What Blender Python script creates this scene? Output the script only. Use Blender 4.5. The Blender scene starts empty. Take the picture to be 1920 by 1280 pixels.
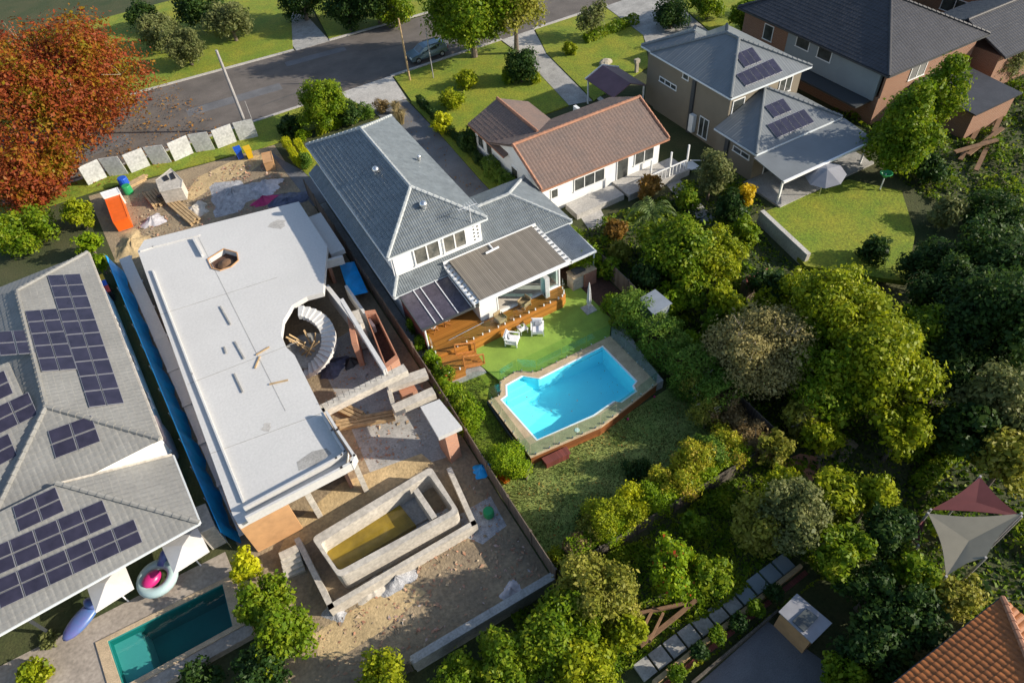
import bpy, bmesh, math, random
import numpy as np
from mathutils import Vector, Matrix
R = math.radians
random.seed(7)
scene = bpy.context.scene
COL = scene.collection

# ---------------------------------------------------------------- camera
YAW, PITCH, ROLL = 0.4487, 0.8315, -0.1025
CAM = np.array([-7.3328, -12.7549, 34.2981])
F = 1280.0
_f = np.array([math.sin(YAW)*math.cos(PITCH), math.cos(YAW)*math.cos(PITCH), -math.sin(PITCH)])
_r = np.array([math.cos(YAW), -math.sin(YAW), 0.0])
_u = np.cross(_r, _f)
CR = _r*math.cos(ROLL) + _u*math.sin(ROLL)
CU = -_r*math.sin(ROLL) + _u*math.cos(ROLL)
CF = _f
cd = bpy.data.cameras.new('camera')
cd.sensor_width = 36.0
cd.lens = 24.0
cd.clip_start = 0.5
cd.clip_end = 2000
cam = bpy.data.objects.new('camera', cd)
COL.objects.link(cam)
cam.matrix_world = Matrix(((CR[0], CU[0], -CF[0], CAM[0]), (CR[1], CU[1], -CF[1], CAM[1]),
                           (CR[2], CU[2], -CF[2], CAM[2]), (0, 0, 0, 1)))
scene.camera = cam

# ---------------------------------------------------------------- light
SUN_EL = R(24.5)
SUN_DIR = np.array([0.82, -0.57, 0.0]); SUN_DIR /= np.linalg.norm(SUN_DIR)   # towards the sun, on the ground
w = bpy.data.worlds.new('World')
scene.world = w
w.use_nodes = True
nt = w.node_tree
bg = nt.nodes['Background']
sky = nt.nodes.new('ShaderNodeTexSky')
sky.sky_type = 'NISHITA'
sky.sun_disc = False
sky.sun_elevation = SUN_EL
sky.sun_rotation = math.atan2(SUN_DIR[0], SUN_DIR[1])
nt.links.new(sky.outputs[0], bg.inputs[0])
bg.inputs[1].default_value = 0.13
sd = bpy.data.lights.new('sun', 'SUN')
sd.energy = 4.9
sd.angle = R(0.5)
sd.color = (1.0, 0.91, 0.77)
so = bpy.data.objects.new('sun', sd)
COL.objects.link(so)
sv = Vector((SUN_DIR[0]*math.cos(SUN_EL), SUN_DIR[1]*math.cos(SUN_EL), math.sin(SUN_EL)))
so.rotation_euler = (-sv).to_track_quat('-Z', 'Y').to_euler()
so.location = (40, -30, 60)
scene.view_settings.view_transform = 'Standard'
scene.view_settings.look = 'None'
scene.view_settings.exposure = 0.5
scene.view_settings.gamma = 1.0

# ---------------------------------------------------------------- surveying
def zg(y):
    return float(np.interp(y, [6.0, 15.0], [-0.85, 0.0]))
def at(px, py, z=0.0):
    d = CF + (px-960)/F*CR - (py-640)/F*CU
    t = (z-CAM[2])/d[2]
    p = CAM + t*d
    return Vector((p[0], p[1], z))
def gat(px, py, dz=0.0):
    z = 0.0
    for _ in range(12):
        p = at(px, py, z+dz)
        z = zg(p.y)
    return at(px, py, z+dz)
def dist(p):
    return float(np.linalg.norm(np.array(p)-CAM))
def at_plane(px, py, p0, n):
    d = Vector(CF + (px-960)/F*CR - (py-640)/F*CU)
    c = Vector(CAM)
    t = (Vector(p0)-c).dot(n)/d.dot(n)
    return c + d*t

# ---------------------------------------------------------------- materials
def mat(name, col, rough=0.7, var=0.0, scale=3.0, col2=None, bump=0.0, bscale=None, metal=0.0, spec=0.5, detail=6.0,
        speck=0.0, coords='Object', amt=0.2):
    m = bpy.data.materials.new(name)
    m.use_nodes = True
    n = m.node_tree.nodes; l = m.node_tree.links
    b = n['Principled BSDF']
    b.inputs['Roughness'].default_value = rough
    b.inputs['Metallic'].default_value = metal
    b.inputs['Specular IOR Level'].default_value = spec
    c = (*col, 1)
    b.inputs['Base Color'].default_value = c
    if var or col2 or bump or speck:
        tc = n.new('ShaderNodeTexCoord')
    if var or col2:
        tx = n.new('ShaderNodeTexNoise'); tx.inputs['Scale'].default_value = scale
        tx.inputs['Detail'].default_value = detail; tx.inputs['Roughness'].default_value = 0.62
        l.new(tc.outputs[coords], tx.inputs['Vector'])
        rp = n.new('ShaderNodeValToRGB')
        rp.color_ramp.elements[0].position = 0.33; rp.color_ramp.elements[1].position = 0.67
        if col2 is None:
            rp.color_ramp.elements[0].color = (*[x*(1-var) for x in col], 1)
            rp.color_ramp.elements[1].color = (*[min(1, x*(1+var)) for x in col], 1)
        else:
            rp.color_ramp.elements[0].color = c
            rp.color_ramp.elements[1].color = (*col2, 1)
        l.new(tx.outputs['Fac'], rp.inputs[0])
        out = rp.outputs[0]
        if speck:
            t2 = n.new('ShaderNodeTexNoise'); t2.inputs['Scale'].default_value = speck
            t2.inputs['Detail'].default_value = 3
            l.new(tc.outputs[coords], t2.inputs['Vector'])
            mr = n.new('ShaderNodeMapRange'); mr.inputs['From Min'].default_value = 0.3; mr.inputs['From Max'].default_value = 0.7
            mr.inputs['To Min'].default_value = 1-amt; mr.inputs['To Max'].default_value = 1+amt
            l.new(t2.outputs['Fac'], mr.inputs[0])
            mx = n.new('ShaderNodeVectorMath'); mx.operation = 'SCALE'
            l.new(out, mx.inputs[0]); l.new(mr.outputs[0], mx.inputs['Scale'])
            out = mx.outputs[0]
        l.new(out, b.inputs['Base Color'])
    if bump:
        bt = n.new('ShaderNodeTexNoise'); bt.inputs['Scale'].default_value = bscale or scale*6
        bt.inputs['Detail'].default_value = 5
        l.new(tc.outputs[coords], bt.inputs['Vector'])
        bn = n.new('ShaderNodeBump'); bn.inputs['Strength'].default_value = bump; bn.inputs['Distance'].default_value = 0.05
        l.new(bt.outputs['Fac'], bn.inputs['Height'])
        l.new(bn.outputs[0], b.inputs['Normal'])
    return m

def stripes(name, col, col2, axis, period, rough=0.6, line=0.08, var=0.15):
    """boards or sheets: thin dark joints every `period` metres along an object axis, each board a little different"""
    m = bpy.data.materials.new(name); m.use_nodes = True
    n = m.node_tree.nodes; l = m.node_tree.links
    b = n['Principled BSDF']; b.inputs['Roughness'].default_value = rough
    tc = n.new('ShaderNodeTexCoord'); sp = n.new('ShaderNodeSeparateXYZ')
    l.new(tc.outputs['Object'], sp.inputs[0])
    dv = n.new('ShaderNodeMath'); dv.operation = 'DIVIDE'; dv.inputs[1].default_value = period
    l.new(sp.outputs['XYZ'.index(axis)], dv.inputs[0])
    fl = n.new('ShaderNodeMath'); fl.operation = 'FLOOR'; l.new(dv.outputs[0], fl.inputs[0])
    fr = n.new('ShaderNodeMath'); fr.operation = 'FRACT'; l.new(dv.outputs[0], fr.inputs[0])
    lt = n.new('ShaderNodeMath'); lt.operation = 'GREATER_THAN'; lt.inputs[1].default_value = line; l.new(fr.outputs[0], lt.inputs[0])
    wn = n.new('ShaderNodeTexWhiteNoise'); wn.noise_dimensions = '1D'; l.new(fl.outputs[0], wn.inputs['W'])
    tx = n.new('ShaderNodeTexNoise'); tx.inputs['Scale'].default_value = 1.3; tx.inputs['Detail'].default_value = 6
    l.new(tc.outputs['Object'], tx.inputs['Vector'])
    ad = n.new('ShaderNodeMath'); ad.operation = 'ADD'; l.new(wn.outputs['Value'], ad.inputs[0]); l.new(tx.outputs['Fac'], ad.inputs[1])
    mr = n.new('ShaderNodeMapRange'); mr.inputs['From Max'].default_value = 2.0
    mr.inputs['To Min'].default_value = 1-2*var; mr.inputs['To Max'].default_value = 1+2*var
    l.new(ad.outputs[0], mr.inputs[0])
    mx = n.new('ShaderNodeMix'); mx.data_type = 'RGBA'
    mx.inputs['A'].default_value = (*col2, 1); mx.inputs['B'].default_value = (*col, 1)
    l.new(lt.outputs[0], mx.inputs['Factor'])
    sc = n.new('ShaderNodeVectorMath'); sc.operation = 'SCALE'
    l.new(mx.outputs['Result'], sc.inputs[0]); l.new(mr.outputs[0], sc.inputs['Scale'])
    l.new(sc.outputs[0], b.inputs['Base Color'])
    return m

def bricks(name, c1, c2, mortar, scale=1.0):
    m = bpy.data.materials.new(name); m.use_nodes = True
    n = m.node_tree.nodes; l = m.node_tree.links
    b = n['Principled BSDF']; b.inputs['Roughness'].default_value = 0.85
    tc = n.new('ShaderNodeTexCoord'); sp = n.new('ShaderNodeSeparateXYZ'); l.new(tc.outputs['Object'], sp.inputs[0])
    ad = n.new('ShaderNodeMath'); ad.operation = 'ADD'; l.new(sp.outputs[0], ad.inputs[0]); l.new(sp.outputs[1], ad.inputs[1])
    cb = n.new('ShaderNodeCombineXYZ'); l.new(ad.outputs[0], cb.inputs[0]); l.new(sp.outputs[2], cb.inputs[1])
    br = n.new('ShaderNodeTexBrick'); br.inputs['Scale'].default_value = scale
    br.inputs['Brick Width'].default_value = 0.24; br.inputs['Row Height'].default_value = 0.086; br.inputs['Mortar Size'].default_value = 0.008
    br.inputs['Color1'].default_value = (*c1, 1); br.inputs['Color2'].default_value = (*c2, 1); br.inputs['Mortar'].default_value = (*mortar, 1)
    l.new(cb.outputs[0], br.inputs['Vector']); l.new(br.outputs['Color'], b.inputs['Base Color'])
    return m

def leafmat(name, cols, trans=0.40, lowvar=1.2, lowamt=1.5):
    m = bpy.data.materials.new(name); m.use_nodes = True
    n = m.node_tree.nodes; l = m.node_tree.links
    b = n['Principled BSDF']; b.inputs['Roughness'].default_value = 0.5
    b.inputs['Specular IOR Level'].default_value = 0.18
    ge = n.new('ShaderNodeNewGeometry')
    tc = n.new('ShaderNodeTexCoord')
    tx = n.new('ShaderNodeTexNoise'); tx.inputs['Scale'].default_value = lowvar; tx.inputs['Detail'].default_value = 2
    l.new(tc.outputs['Object'], tx.inputs['Vector'])
    ma = n.new('ShaderNodeMath'); ma.operation = 'MULTIPLY_ADD'; ma.inputs[1].default_value = 0.45
    l.new(ge.outputs['Random Per Island'], ma.inputs[0])
    mb_ = n.new('ShaderNodeMath'); mb_.operation = 'MULTIPLY_ADD'; mb_.inputs[1].default_value = lowamt; mb_.inputs[2].default_value = .27-.5*lowamt
    l.new(tx.outputs['Fac'], mb_.inputs[0]); l.new(mb_.outputs[0], ma.inputs[2])
    rp = n.new('ShaderNodeValToRGB')
    el = rp.color_ramp.elements
    k = len(cols)
    for i in range(k-2): el.new(0.5)
    for i, c in enumerate(cols):
        el[i].position = i/(k-1); el[i].color = (*c, 1)
    l.new(ma.outputs[0], rp.inputs[0])
    l.new(rp.outputs[0], b.inputs['Base Color'])
    tr = n.new('ShaderNodeBsdfTranslucent')
    l.new(rp.outputs[0], tr.inputs['Color'])
    mx = n.new('ShaderNodeMixShader'); mx.inputs[0].default_value = trans
    l.new(b.outputs[0], mx.inputs[1]); l.new(tr.outputs[0], mx.inputs[2])
    l.new(mx.outputs[0], n['Material Output'].inputs[0])
    return m

def glassmat(name, tint, refl=0.12, rough=0.02):
    m = bpy.data.materials.new(name); m.use_nodes = True
    n = m.node_tree.nodes; l = m.node_tree.links
    n.remove(n['Principled BSDF'])
    t = n.new('ShaderNodeBsdfTransparent'); t.inputs[0].default_value = (*tint, 1)
    g = n.new('ShaderNodeBsdfGlossy'); g.inputs['Roughness'].default_value = rough
    fr = n.new('ShaderNodeFresnel'); fr.inputs['IOR'].default_value = 1.45
    ad = n.new('ShaderNodeMath'); ad.operation = 'MULTIPLY_ADD'; ad.inputs[1].default_value = 0.8; ad.inputs[2].default_value = refl*0.4
    l.new(fr.outputs[0], ad.inputs[0])
    ge = n.new('ShaderNodeNewGeometry'); iv = n.new('ShaderNodeMath'); iv.operation = 'SUBTRACT'; iv.inputs[0].default_value = 1.0
    l.new(ge.outputs['Backfacing'], iv.inputs[1])
    mu = n.new('ShaderNodeMath'); mu.operation = 'MULTIPLY'; l.new(ad.outputs[0], mu.inputs[0]); l.new(iv.outputs[0], mu.inputs[1])
    mx = n.new('ShaderNodeMixShader'); l.new(mu.outputs[0], mx.inputs[0]); l.new(t.outputs[0], mx.inputs[1]); l.new(g.outputs[0], mx.inputs[2])
    l.new(mx.outputs[0], n['Material Output'].inputs[0])
    return m

def watermat(name, tint, bumpscale=1.5, bump=0.12):
    m = glassmat(name, tint, 0.0, 0.03)
    n = m.node_tree.nodes; l = m.node_tree.links
    tc = n.new('ShaderNodeTexCoord'); tx = n.new('ShaderNodeTexNoise'); tx.inputs['Scale'].default_value = bumpscale
    tx.inputs['Detail'].default_value = 4
    l.new(tc.outputs['Object'], tx.inputs['Vector'])
    bn = n.new('ShaderNodeBump'); bn.inputs['Strength'].default_value = bump; bn.inputs['Distance'].default_value = 0.1
    l.new(tx.outputs['Fac'], bn.inputs['Height'])
    for k in n:
        if k.type in ('BSDF_GLOSSY', 'FRESNEL'):
            l.new(bn.outputs[0], k.inputs['Normal'])
    return m

M = {}
M['white'] = mat('white paint', (0.80, 0.80, 0.78), 0.55, var=0.05, scale=2)
M['dullwhite'] = mat('vignetted white board', (0.50, 0.50, 0.49), 0.7, var=0.12, scale=1.2, speck=5)  # white board darkened in its colour to imitate vignetting
M['greyroof'] = mat('vignetted pale roof sheet', (0.26, 0.26, 0.28), 0.6, var=0.12, scale=1.2)  # pale sheet greyed to stand in for vignette darkening
M['white_metal'] = mat('white metal', (0.78, 0.78, 0.78), 0.4)
M['tile'] = mat('glazed roof tile', (0.155, 0.175, 0.185), 0.36, var=0.14, scale=1.2, spec=0.7, speck=3, amt=0.12)
M['tilecap'] = mat('ridge tile', (0.36, 0.38, 0.38), 0.5, var=0.2, scale=5)
M['gutter'] = mat('gutter', (0.62, 0.66, 0.68), 0.5)
M['darktrim'] = mat('dark trim', (0.05, 0.055, 0.06), 0.5)
M['thatch'] = stripes('weathered flat roof sheets', (0.21, 0.185, 0.15), (0.13, 0.11, 0.09), 'X', 0.13, 0.85, 0.3, 0.16)
M['poly'] = mat('tinted polycarbonate', (0.075, 0.065, 0.085), 0.25, var=0.25, scale=2.5, speck=14)
M['corr'] = mat('corrugated steel', (0.30, 0.33, 0.36), 0.4, var=0.12, scale=1.5, metal=0.2)
M['glassdark'] = mat('window glass', (0.06, 0.065, 0.06), 0.08, var=0.5, scale=1.1, spec=0.8)
M['glasspainted'] = mat('pane with painted room and reflections', (0.20, 0.19, 0.16), 0.08, col2=(0.05,0.055,0.05), scale=1.6, spec=0.8)  # pale room view and reflections painted into the pane colour
M['glass'] = glassmat('clear glass', (0.94, 0.97, 0.955), 0.08)
M['glassgreen'] = glassmat('pool fence glass', (0.86, 0.95, 0.91), 0.12)
M['glassblue'] = glassmat('door glass', (0.84, 0.94, 0.95), 0.5)
M['steel'] = mat('stainless steel', (0.7, 0.7, 0.7), 0.25, metal=0.9)
M['deck'] = stripes('merbau deck boards', (0.36, 0.150, 0.027), (0.07, 0.028, 0.01), 'Y', 0.14, 0.5, 0.07, 0.2)
M['deckface'] = stripes('merbau fascia boards', (0.40, 0.165, 0.03), (0.12, 0.045, 0.01), 'Z', 0.14, 0.5, 0.06, 0.2)
M['timberrail'] = mat('oiled rail timber', (0.36, 0.14, 0.035), 0.55, var=0.25, scale=4)
M['poolwall'] = stripes('weathered orange boards', (0.30, 0.10, 0.025), (0.06, 0.025, 0.01), 'Z', 0.16, 0.7, 0.1, 0.35)
M['redtimber'] = stripes('red brown timber', (0.17, 0.045, 0.035), (0.05, 0.015, 0.012), 'X', 0.12, 0.6, 0.08, 0.2)
M['coping'] = mat('sandstone paving', (0.47, 0.355, 0.225), 0.8, var=0.16, scale=2.2, bump=0.2, speck=20)
M['poolshell'] = mat('pool shell', (0.27, 0.87, 0.97), 0.6, var=0.03, scale=0.6)
M['poolrim'] = mat('pool rim', (0.85, 0.87, 0.88), 0.4)
M['poolwater'] = watermat('pool water', (0.74, 0.98, 1.0), 2.6, 0.22)
M['turf'] = mat('artificial turf', (0.235, 0.36, 0.05), 0.9, var=0.17, scale=0.55, bump=0.5, bscale=60, speck=40)
M['lawn_sun'] = mat('lawn', (0.13, 0.20, 0.010), 0.9, col2=(0.24, 0.24, 0.016), scale=0.35, bump=0.9, bscale=14, speck=7, amt=0.38)
M['lawn_back'] = mat('back lawn grass', (0.16, 0.24, 0.045), 0.95, col2=(0.28, 0.30, 0.08), scale=0.6, bump=0.9, bscale=22, speck=9, amt=0.3)
M['ground'] = mat('rough ground', (0.030, 0.048, 0.010), 0.95, col2=(0.065, 0.065, 0.022), scale=0.28, bump=0.9, bscale=8, speck=6)
M['asphalt'] = mat('asphalt', (0.125, 0.108, 0.095), 0.9, var=0.22, scale=0.35, bump=0.3, bscale=30, speck=25)
M['drive'] = mat('driveway bitumen', (0.135, 0.135, 0.14), 0.75, var=0.2, scale=0.5, bump=0.25, bscale=25, speck=18)
M['concrete'] = mat('concrete', (0.42, 0.40, 0.37), 0.85, var=0.14, scale=0.7, bump=0.25, bscale=12, speck=8)
M['path'] = mat('worn concrete path', (0.32, 0.31, 0.29), 0.85, var=0.2, scale=0.9, speck=9)
M['slab'] = mat('pale cast slab', (0.55, 0.54, 0.52), 0.85, var=0.045, scale=0.16, bump=0.12, bscale=12, speck=7, amt=0.06)
M['render'] = mat('bare render', (0.46, 0.42, 0.36), 0.85, var=0.15, scale=0.8, speck=5)
M['dirt'] = mat('site dirt', (0.20, 0.155, 0.105), 0.95, col2=(0.34, 0.26, 0.16), scale=0.45, bump=1.0, bscale=7, speck=5)
M['sand'] = mat('sand', (0.46, 0.34, 0.18), 0.95, var=0.2, scale=0.8, bump=0.6, bscale=9, speck=6)
M['gravel'] = mat('grey gravel', (0.36, 0.36, 0.37), 0.95, var=0.3, scale=2.5, bump=1.0, bscale=12, speck=14)
M['mulch'] = mat('bark mulch', (0.09, 0.045, 0.03), 0.95, var=0.4, scale=8, bump=1, bscale=30)
M['brick'] = bricks('red brick', (0.33, 0.12, 0.07), (0.26, 0.09, 0.05), (0.36, 0.30, 0.25))
M['sitebrick'] = bricks('orange brick', (0.46, 0.20, 0.11), (0.38, 0.16, 0.09), (0.42, 0.36, 0.30))
M['ply'] = mat('formwork ply', (0.50, 0.28, 0.13), 0.75, var=0.15, scale=1.2)
M['timber'] = mat('raw timber', (0.42, 0.29, 0.15), 0.8, var=0.25, scale=3)
M['oldtimber'] = mat('dark weathered timber', (0.17, 0.095, 0.05), 0.85, var=0.25, scale=3)
M['oldfence'] = stripes('weathered fence palings', (0.16, 0.12, 0.09), (0.05, 0.04, 0.03), 'Y', 0.1, 0.9, 0.12, 0.25)
M['oldfencex'] = stripes('weathered rear palings', (0.10, 0.085, 0.065), (0.04, 0.03, 0.025), 'X', 0.1, 0.9, 0.12, 0.25)
M['bluewrap'] = mat('blue sheeting', (0.005, 0.38, 0.92), 0.45, var=0.2, scale=1.5, bump=0.4, bscale=3)
M['orange'] = mat('orange board', (0.75, 0.12, 0.01), 0.5, var=0.08, scale=2)
M['yellow'] = mat('yellow plastic', (0.62, 0.38, 0.01), 0.5)
M['blue'] = mat('blue plastic', (0.01, 0.08, 0.45), 0.5)
M['red'] = mat('red plastic', (0.42, 0.03, 0.02), 0.5)
M['green'] = mat('green plastic', (0.02, 0.28, 0.09), 0.5)
M['black'] = mat('black plastic', (0.02, 0.02, 0.022), 0.5)
M['pink'] = mat('magenta sheet', (0.45, 0.02, 0.13), 0.5, var=0.2, scale=3)
M['palewrap'] = mat('crumpled pale wrap', (0.50, 0.47, 0.48), 0.6, var=0.25, scale=3, bump=0.8, bscale=7)
M['darktarp'] = mat('dark tarp', (0.07, 0.075, 0.12), 0.5, var=0.5, scale=3, bump=0.8, bscale=6)
M['greytile'] = mat('pale concrete roof tile', (0.21, 0.207, 0.195), 0.7, var=0.12, scale=0.4, speck=7, amt=0.1)  # base tone lowered to imitate the vignette on this side
M['browntile'] = mat('terracotta brown tile', (0.185, 0.125, 0.10), 0.75, col2=(0.145, 0.108, 0.092), scale=0.7, speck=8)
M['browncap'] = mat('terracotta ridge', (0.36, 0.17, 0.10), 0.7, var=0.2, scale=3)
M['steelroof'] = mat('grey steel roof', (0.165, 0.178, 0.185), 0.42, var=0.08, scale=0.7, metal=0.1)  # vignette darkening put into the roof colour
M['blackroof'] = mat('charcoal tile', (0.035, 0.035, 0.04), 0.55, var=0.2, scale=0.8, speck=7)
M['orangetile'] = mat('orange terracotta tile', (0.27, 0.085, 0.016), 0.65, var=0.15, scale=1.0, speck=6)
M['plumroof'] = mat('plum roof sheet', (0.14, 0.075, 0.09), 0.6, var=0.15, scale=1)
M['tanwall'] = mat('tan render', (0.20, 0.168, 0.122), 0.8, var=0.06, scale=0.8)  # wall colour darkened to stand in for the vignette
M['greywall'] = mat('grey cladding', (0.24, 0.28, 0.30), 0.7, var=0.06, scale=0.8)
M['orangebrick'] = bricks('orange house brick', (0.24, 0.105, 0.055), (0.20, 0.085, 0.045), (0.32, 0.26, 0.2))
M['solar'] = mat('solar cells', (0.028, 0.026, 0.045), 0.18, var=0.25, scale=1.5, spec=0.6)
M['solarframe'] = mat('panel frame', (0.35, 0.35, 0.38), 0.4, metal=0.5)
M['teal'] = mat('teal pool shell', (0.02, 0.20, 0.19), 0.6, var=0.15, scale=0.5)
M['tealwater'] = watermat('teal water', (0.35, 0.75, 0.72), 1.2, 0.08)
M['muddy'] = mat('muddy water', (0.22, 0.15, 0.015), 0.12, var=0.25, scale=1.2)
M['paving'] = mat('pool paving', (0.34, 0.29, 0.24), 0.85, var=0.15, scale=0.8, speck=6)
M['cushion'] = mat('white cushion', (0.72, 0.72, 0.74), 0.9, var=0.04, scale=6)
M['pillow'] = mat('grey patterned pillow', (0.30, 0.31, 0.34), 0.9, var=0.6, scale=14)
M['canvas'] = mat('canvas', (0.66, 0.64, 0.62), 0.9, var=0.06, scale=3)
M['sailcream'] = mat('cream shade cloth', (0.22, 0.20, 0.15), 0.9, var=0.06, scale=2)  # cloth colour dimmed to imitate vignetting towards the corner
M['sailred'] = mat('red shade cloth', (0.12, 0.03, 0.033), 0.9, var=0.1, scale=2)  # vignette darkening put into this cloth colour too
M['wicker'] = mat('wicker', (0.34, 0.25, 0.13), 0.8, var=0.3, scale=20)
M['floorint'] = stripes('pale floorboards', (0.62, 0.57, 0.50), (0.45, 0.41, 0.36), 'Y', 0.18, 0.4, 0.05, 0.1)
M['sofa'] = mat('dark sofa', (0.07, 0.05, 0.05), 0.9)
M['debris'] = leafmat('site debris', [(0.12,0.09,0.06),(0.38,0.30,0.2),(0.42,0.2,0.12),(0.5,0.49,0.47)], trans=0.0)
M['litter'] = leafmat('fallen leaves', [(0.12,0.06,0.02),(0.28,0.12,0.02),(0.34,0.2,0.04)], trans=0.1)
M['bark'] = mat('bark', (0.14, 0.11, 0.085), 0.9, var=0.35, scale=5, bump=0.8, bscale=15)
M['palebark'] = mat('pale dry twigs', (0.38, 0.32, 0.24), 0.9, var=0.2, scale=5)
M['carpaint'] = mat('silver blue car paint', (0.20, 0.26, 0.30), 0.25, metal=0.6)
M['tyre'] = mat('tyre', (0.02, 0.02, 0.02), 0.8)
M['pole'] = mat('grey pole', (0.30, 0.285, 0.28), 0.7, var=0.15, scale=2)
M['lamp'] = mat('lamp lens', (0.7, 0.7, 0.65), 0.2)
M['tail'] = mat('tail lens', (0.4, 0.02, 0.02), 0.2)
M['stone'] = mat('garden rock', (0.36, 0.32, 0.25), 0.9, var=0.2, scale=2, bump=0.6)
M['purple'] = mat('purple blue vinyl', (0.13, 0.11, 0.30), 0.35, col2=(0.05, 0.16, 0.36), scale=0.9)
M['pinkvinyl'] = mat('pink vinyl', (0.50, 0.02, 0.16), 0.35)
M['palevinyl'] = mat('pale aqua vinyl', (0.40, 0.52, 0.52), 0.35)
M['tank'] = mat('pinkish tank', (0.36, 0.30, 0.31), 0.5)

L = {}
L['green'] = leafmat('leaves mid green', [(0.055,0.127,0.0056),(0.152,0.235,0.0091),(0.317,0.343,0.0175)])
L['yellow'] = leafmat('leaves yellow green', [(0.09,0.15,0.006),(0.27,0.32,0.010),(0.46,0.45,0.02)])
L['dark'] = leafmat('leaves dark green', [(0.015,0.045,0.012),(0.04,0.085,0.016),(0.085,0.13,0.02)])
L['hedge'] = leafmat('hedge leaves', [(0.05,0.12,0.014),(0.13,0.23,0.026),(0.25,0.33,0.05)])
L['olive'] = leafmat('leaves olive', [(0.13,0.16,0.015),(0.28,0.28,0.035),(0.45,0.40,0.09)])
L['dry'] = leafmat('dry leaves', [(0.16, 0.10, 0.035), (0.27, 0.19, 0.08), (0.36, 0.27, 0.13)])
L['rust'] = leafmat('autumn leaves', [(0.20,0.19,0.010),(0.30,0.16,0.012),(0.30,0.075,0.016),(0.27,0.05,0.022),(0.34,0.11,0.03)], lowvar=0.42, lowamt=2.3)
L['orangeleaf'] = leafmat('orange leaves', [(0.16, 0.12, 0.02), (0.30, 0.16, 0.03), (0.34, 0.20, 0.06)])
L['lime'] = leafmat('lime leaves', [(0.293,0.356,0.0084),(0.512,0.521,0.0140),(0.634,0.584,0.0210)])
L['bright'] = leafmat('bright shrub leaves', [(0.073,0.152,0.0056),(0.207,0.318,0.0091),(0.403,0.457,0.0140)])
L['photinia'] = leafmat('glossy mixed leaves', [(0.085,0.152,0.0098),(0.281,0.318,0.0154),(0.488,0.432,0.0315),(0.512,0.330,0.0840)])
L['grey'] = leafmat('grey green leaves', [(0.08,0.11,0.035),(0.17,0.19,0.06),(0.28,0.28,0.11)])
L['drytan'] = leafmat('pale dry tan leaves', [(0.19,0.17,0.05),(0.35,0.30,0.11),(0.50,0.43,0.2)])
L['flower'] = leafmat('red orange flowers', [(0.5, 0.06, 0.02), (0.6, 0.15, 0.05)])
L['golden'] = leafmat('golden leaves', [(0.488,0.343,0.0070), (0.671,0.457,0.0140)])
L['straw'] = leafmat('straw grass', [(0.28, 0.22, 0.10), (0.45, 0.36, 0.18)])
L['grass'] = leafmat('grass blades', [(0.06, 0.09, 0.02), (0.12, 0.15, 0.035), (0.20, 0.19, 0.07)])
L['frond'] = leafmat('palm fronds', [(0.06, 0.11, 0.03), (0.13, 0.19, 0.05), (0.22, 0.26, 0.08)])
L['rustgrass'] = leafmat('orange ground cover leaves', [(0.50, 0.13, 0.01), (0.66, 0.22, 0.02)])

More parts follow.
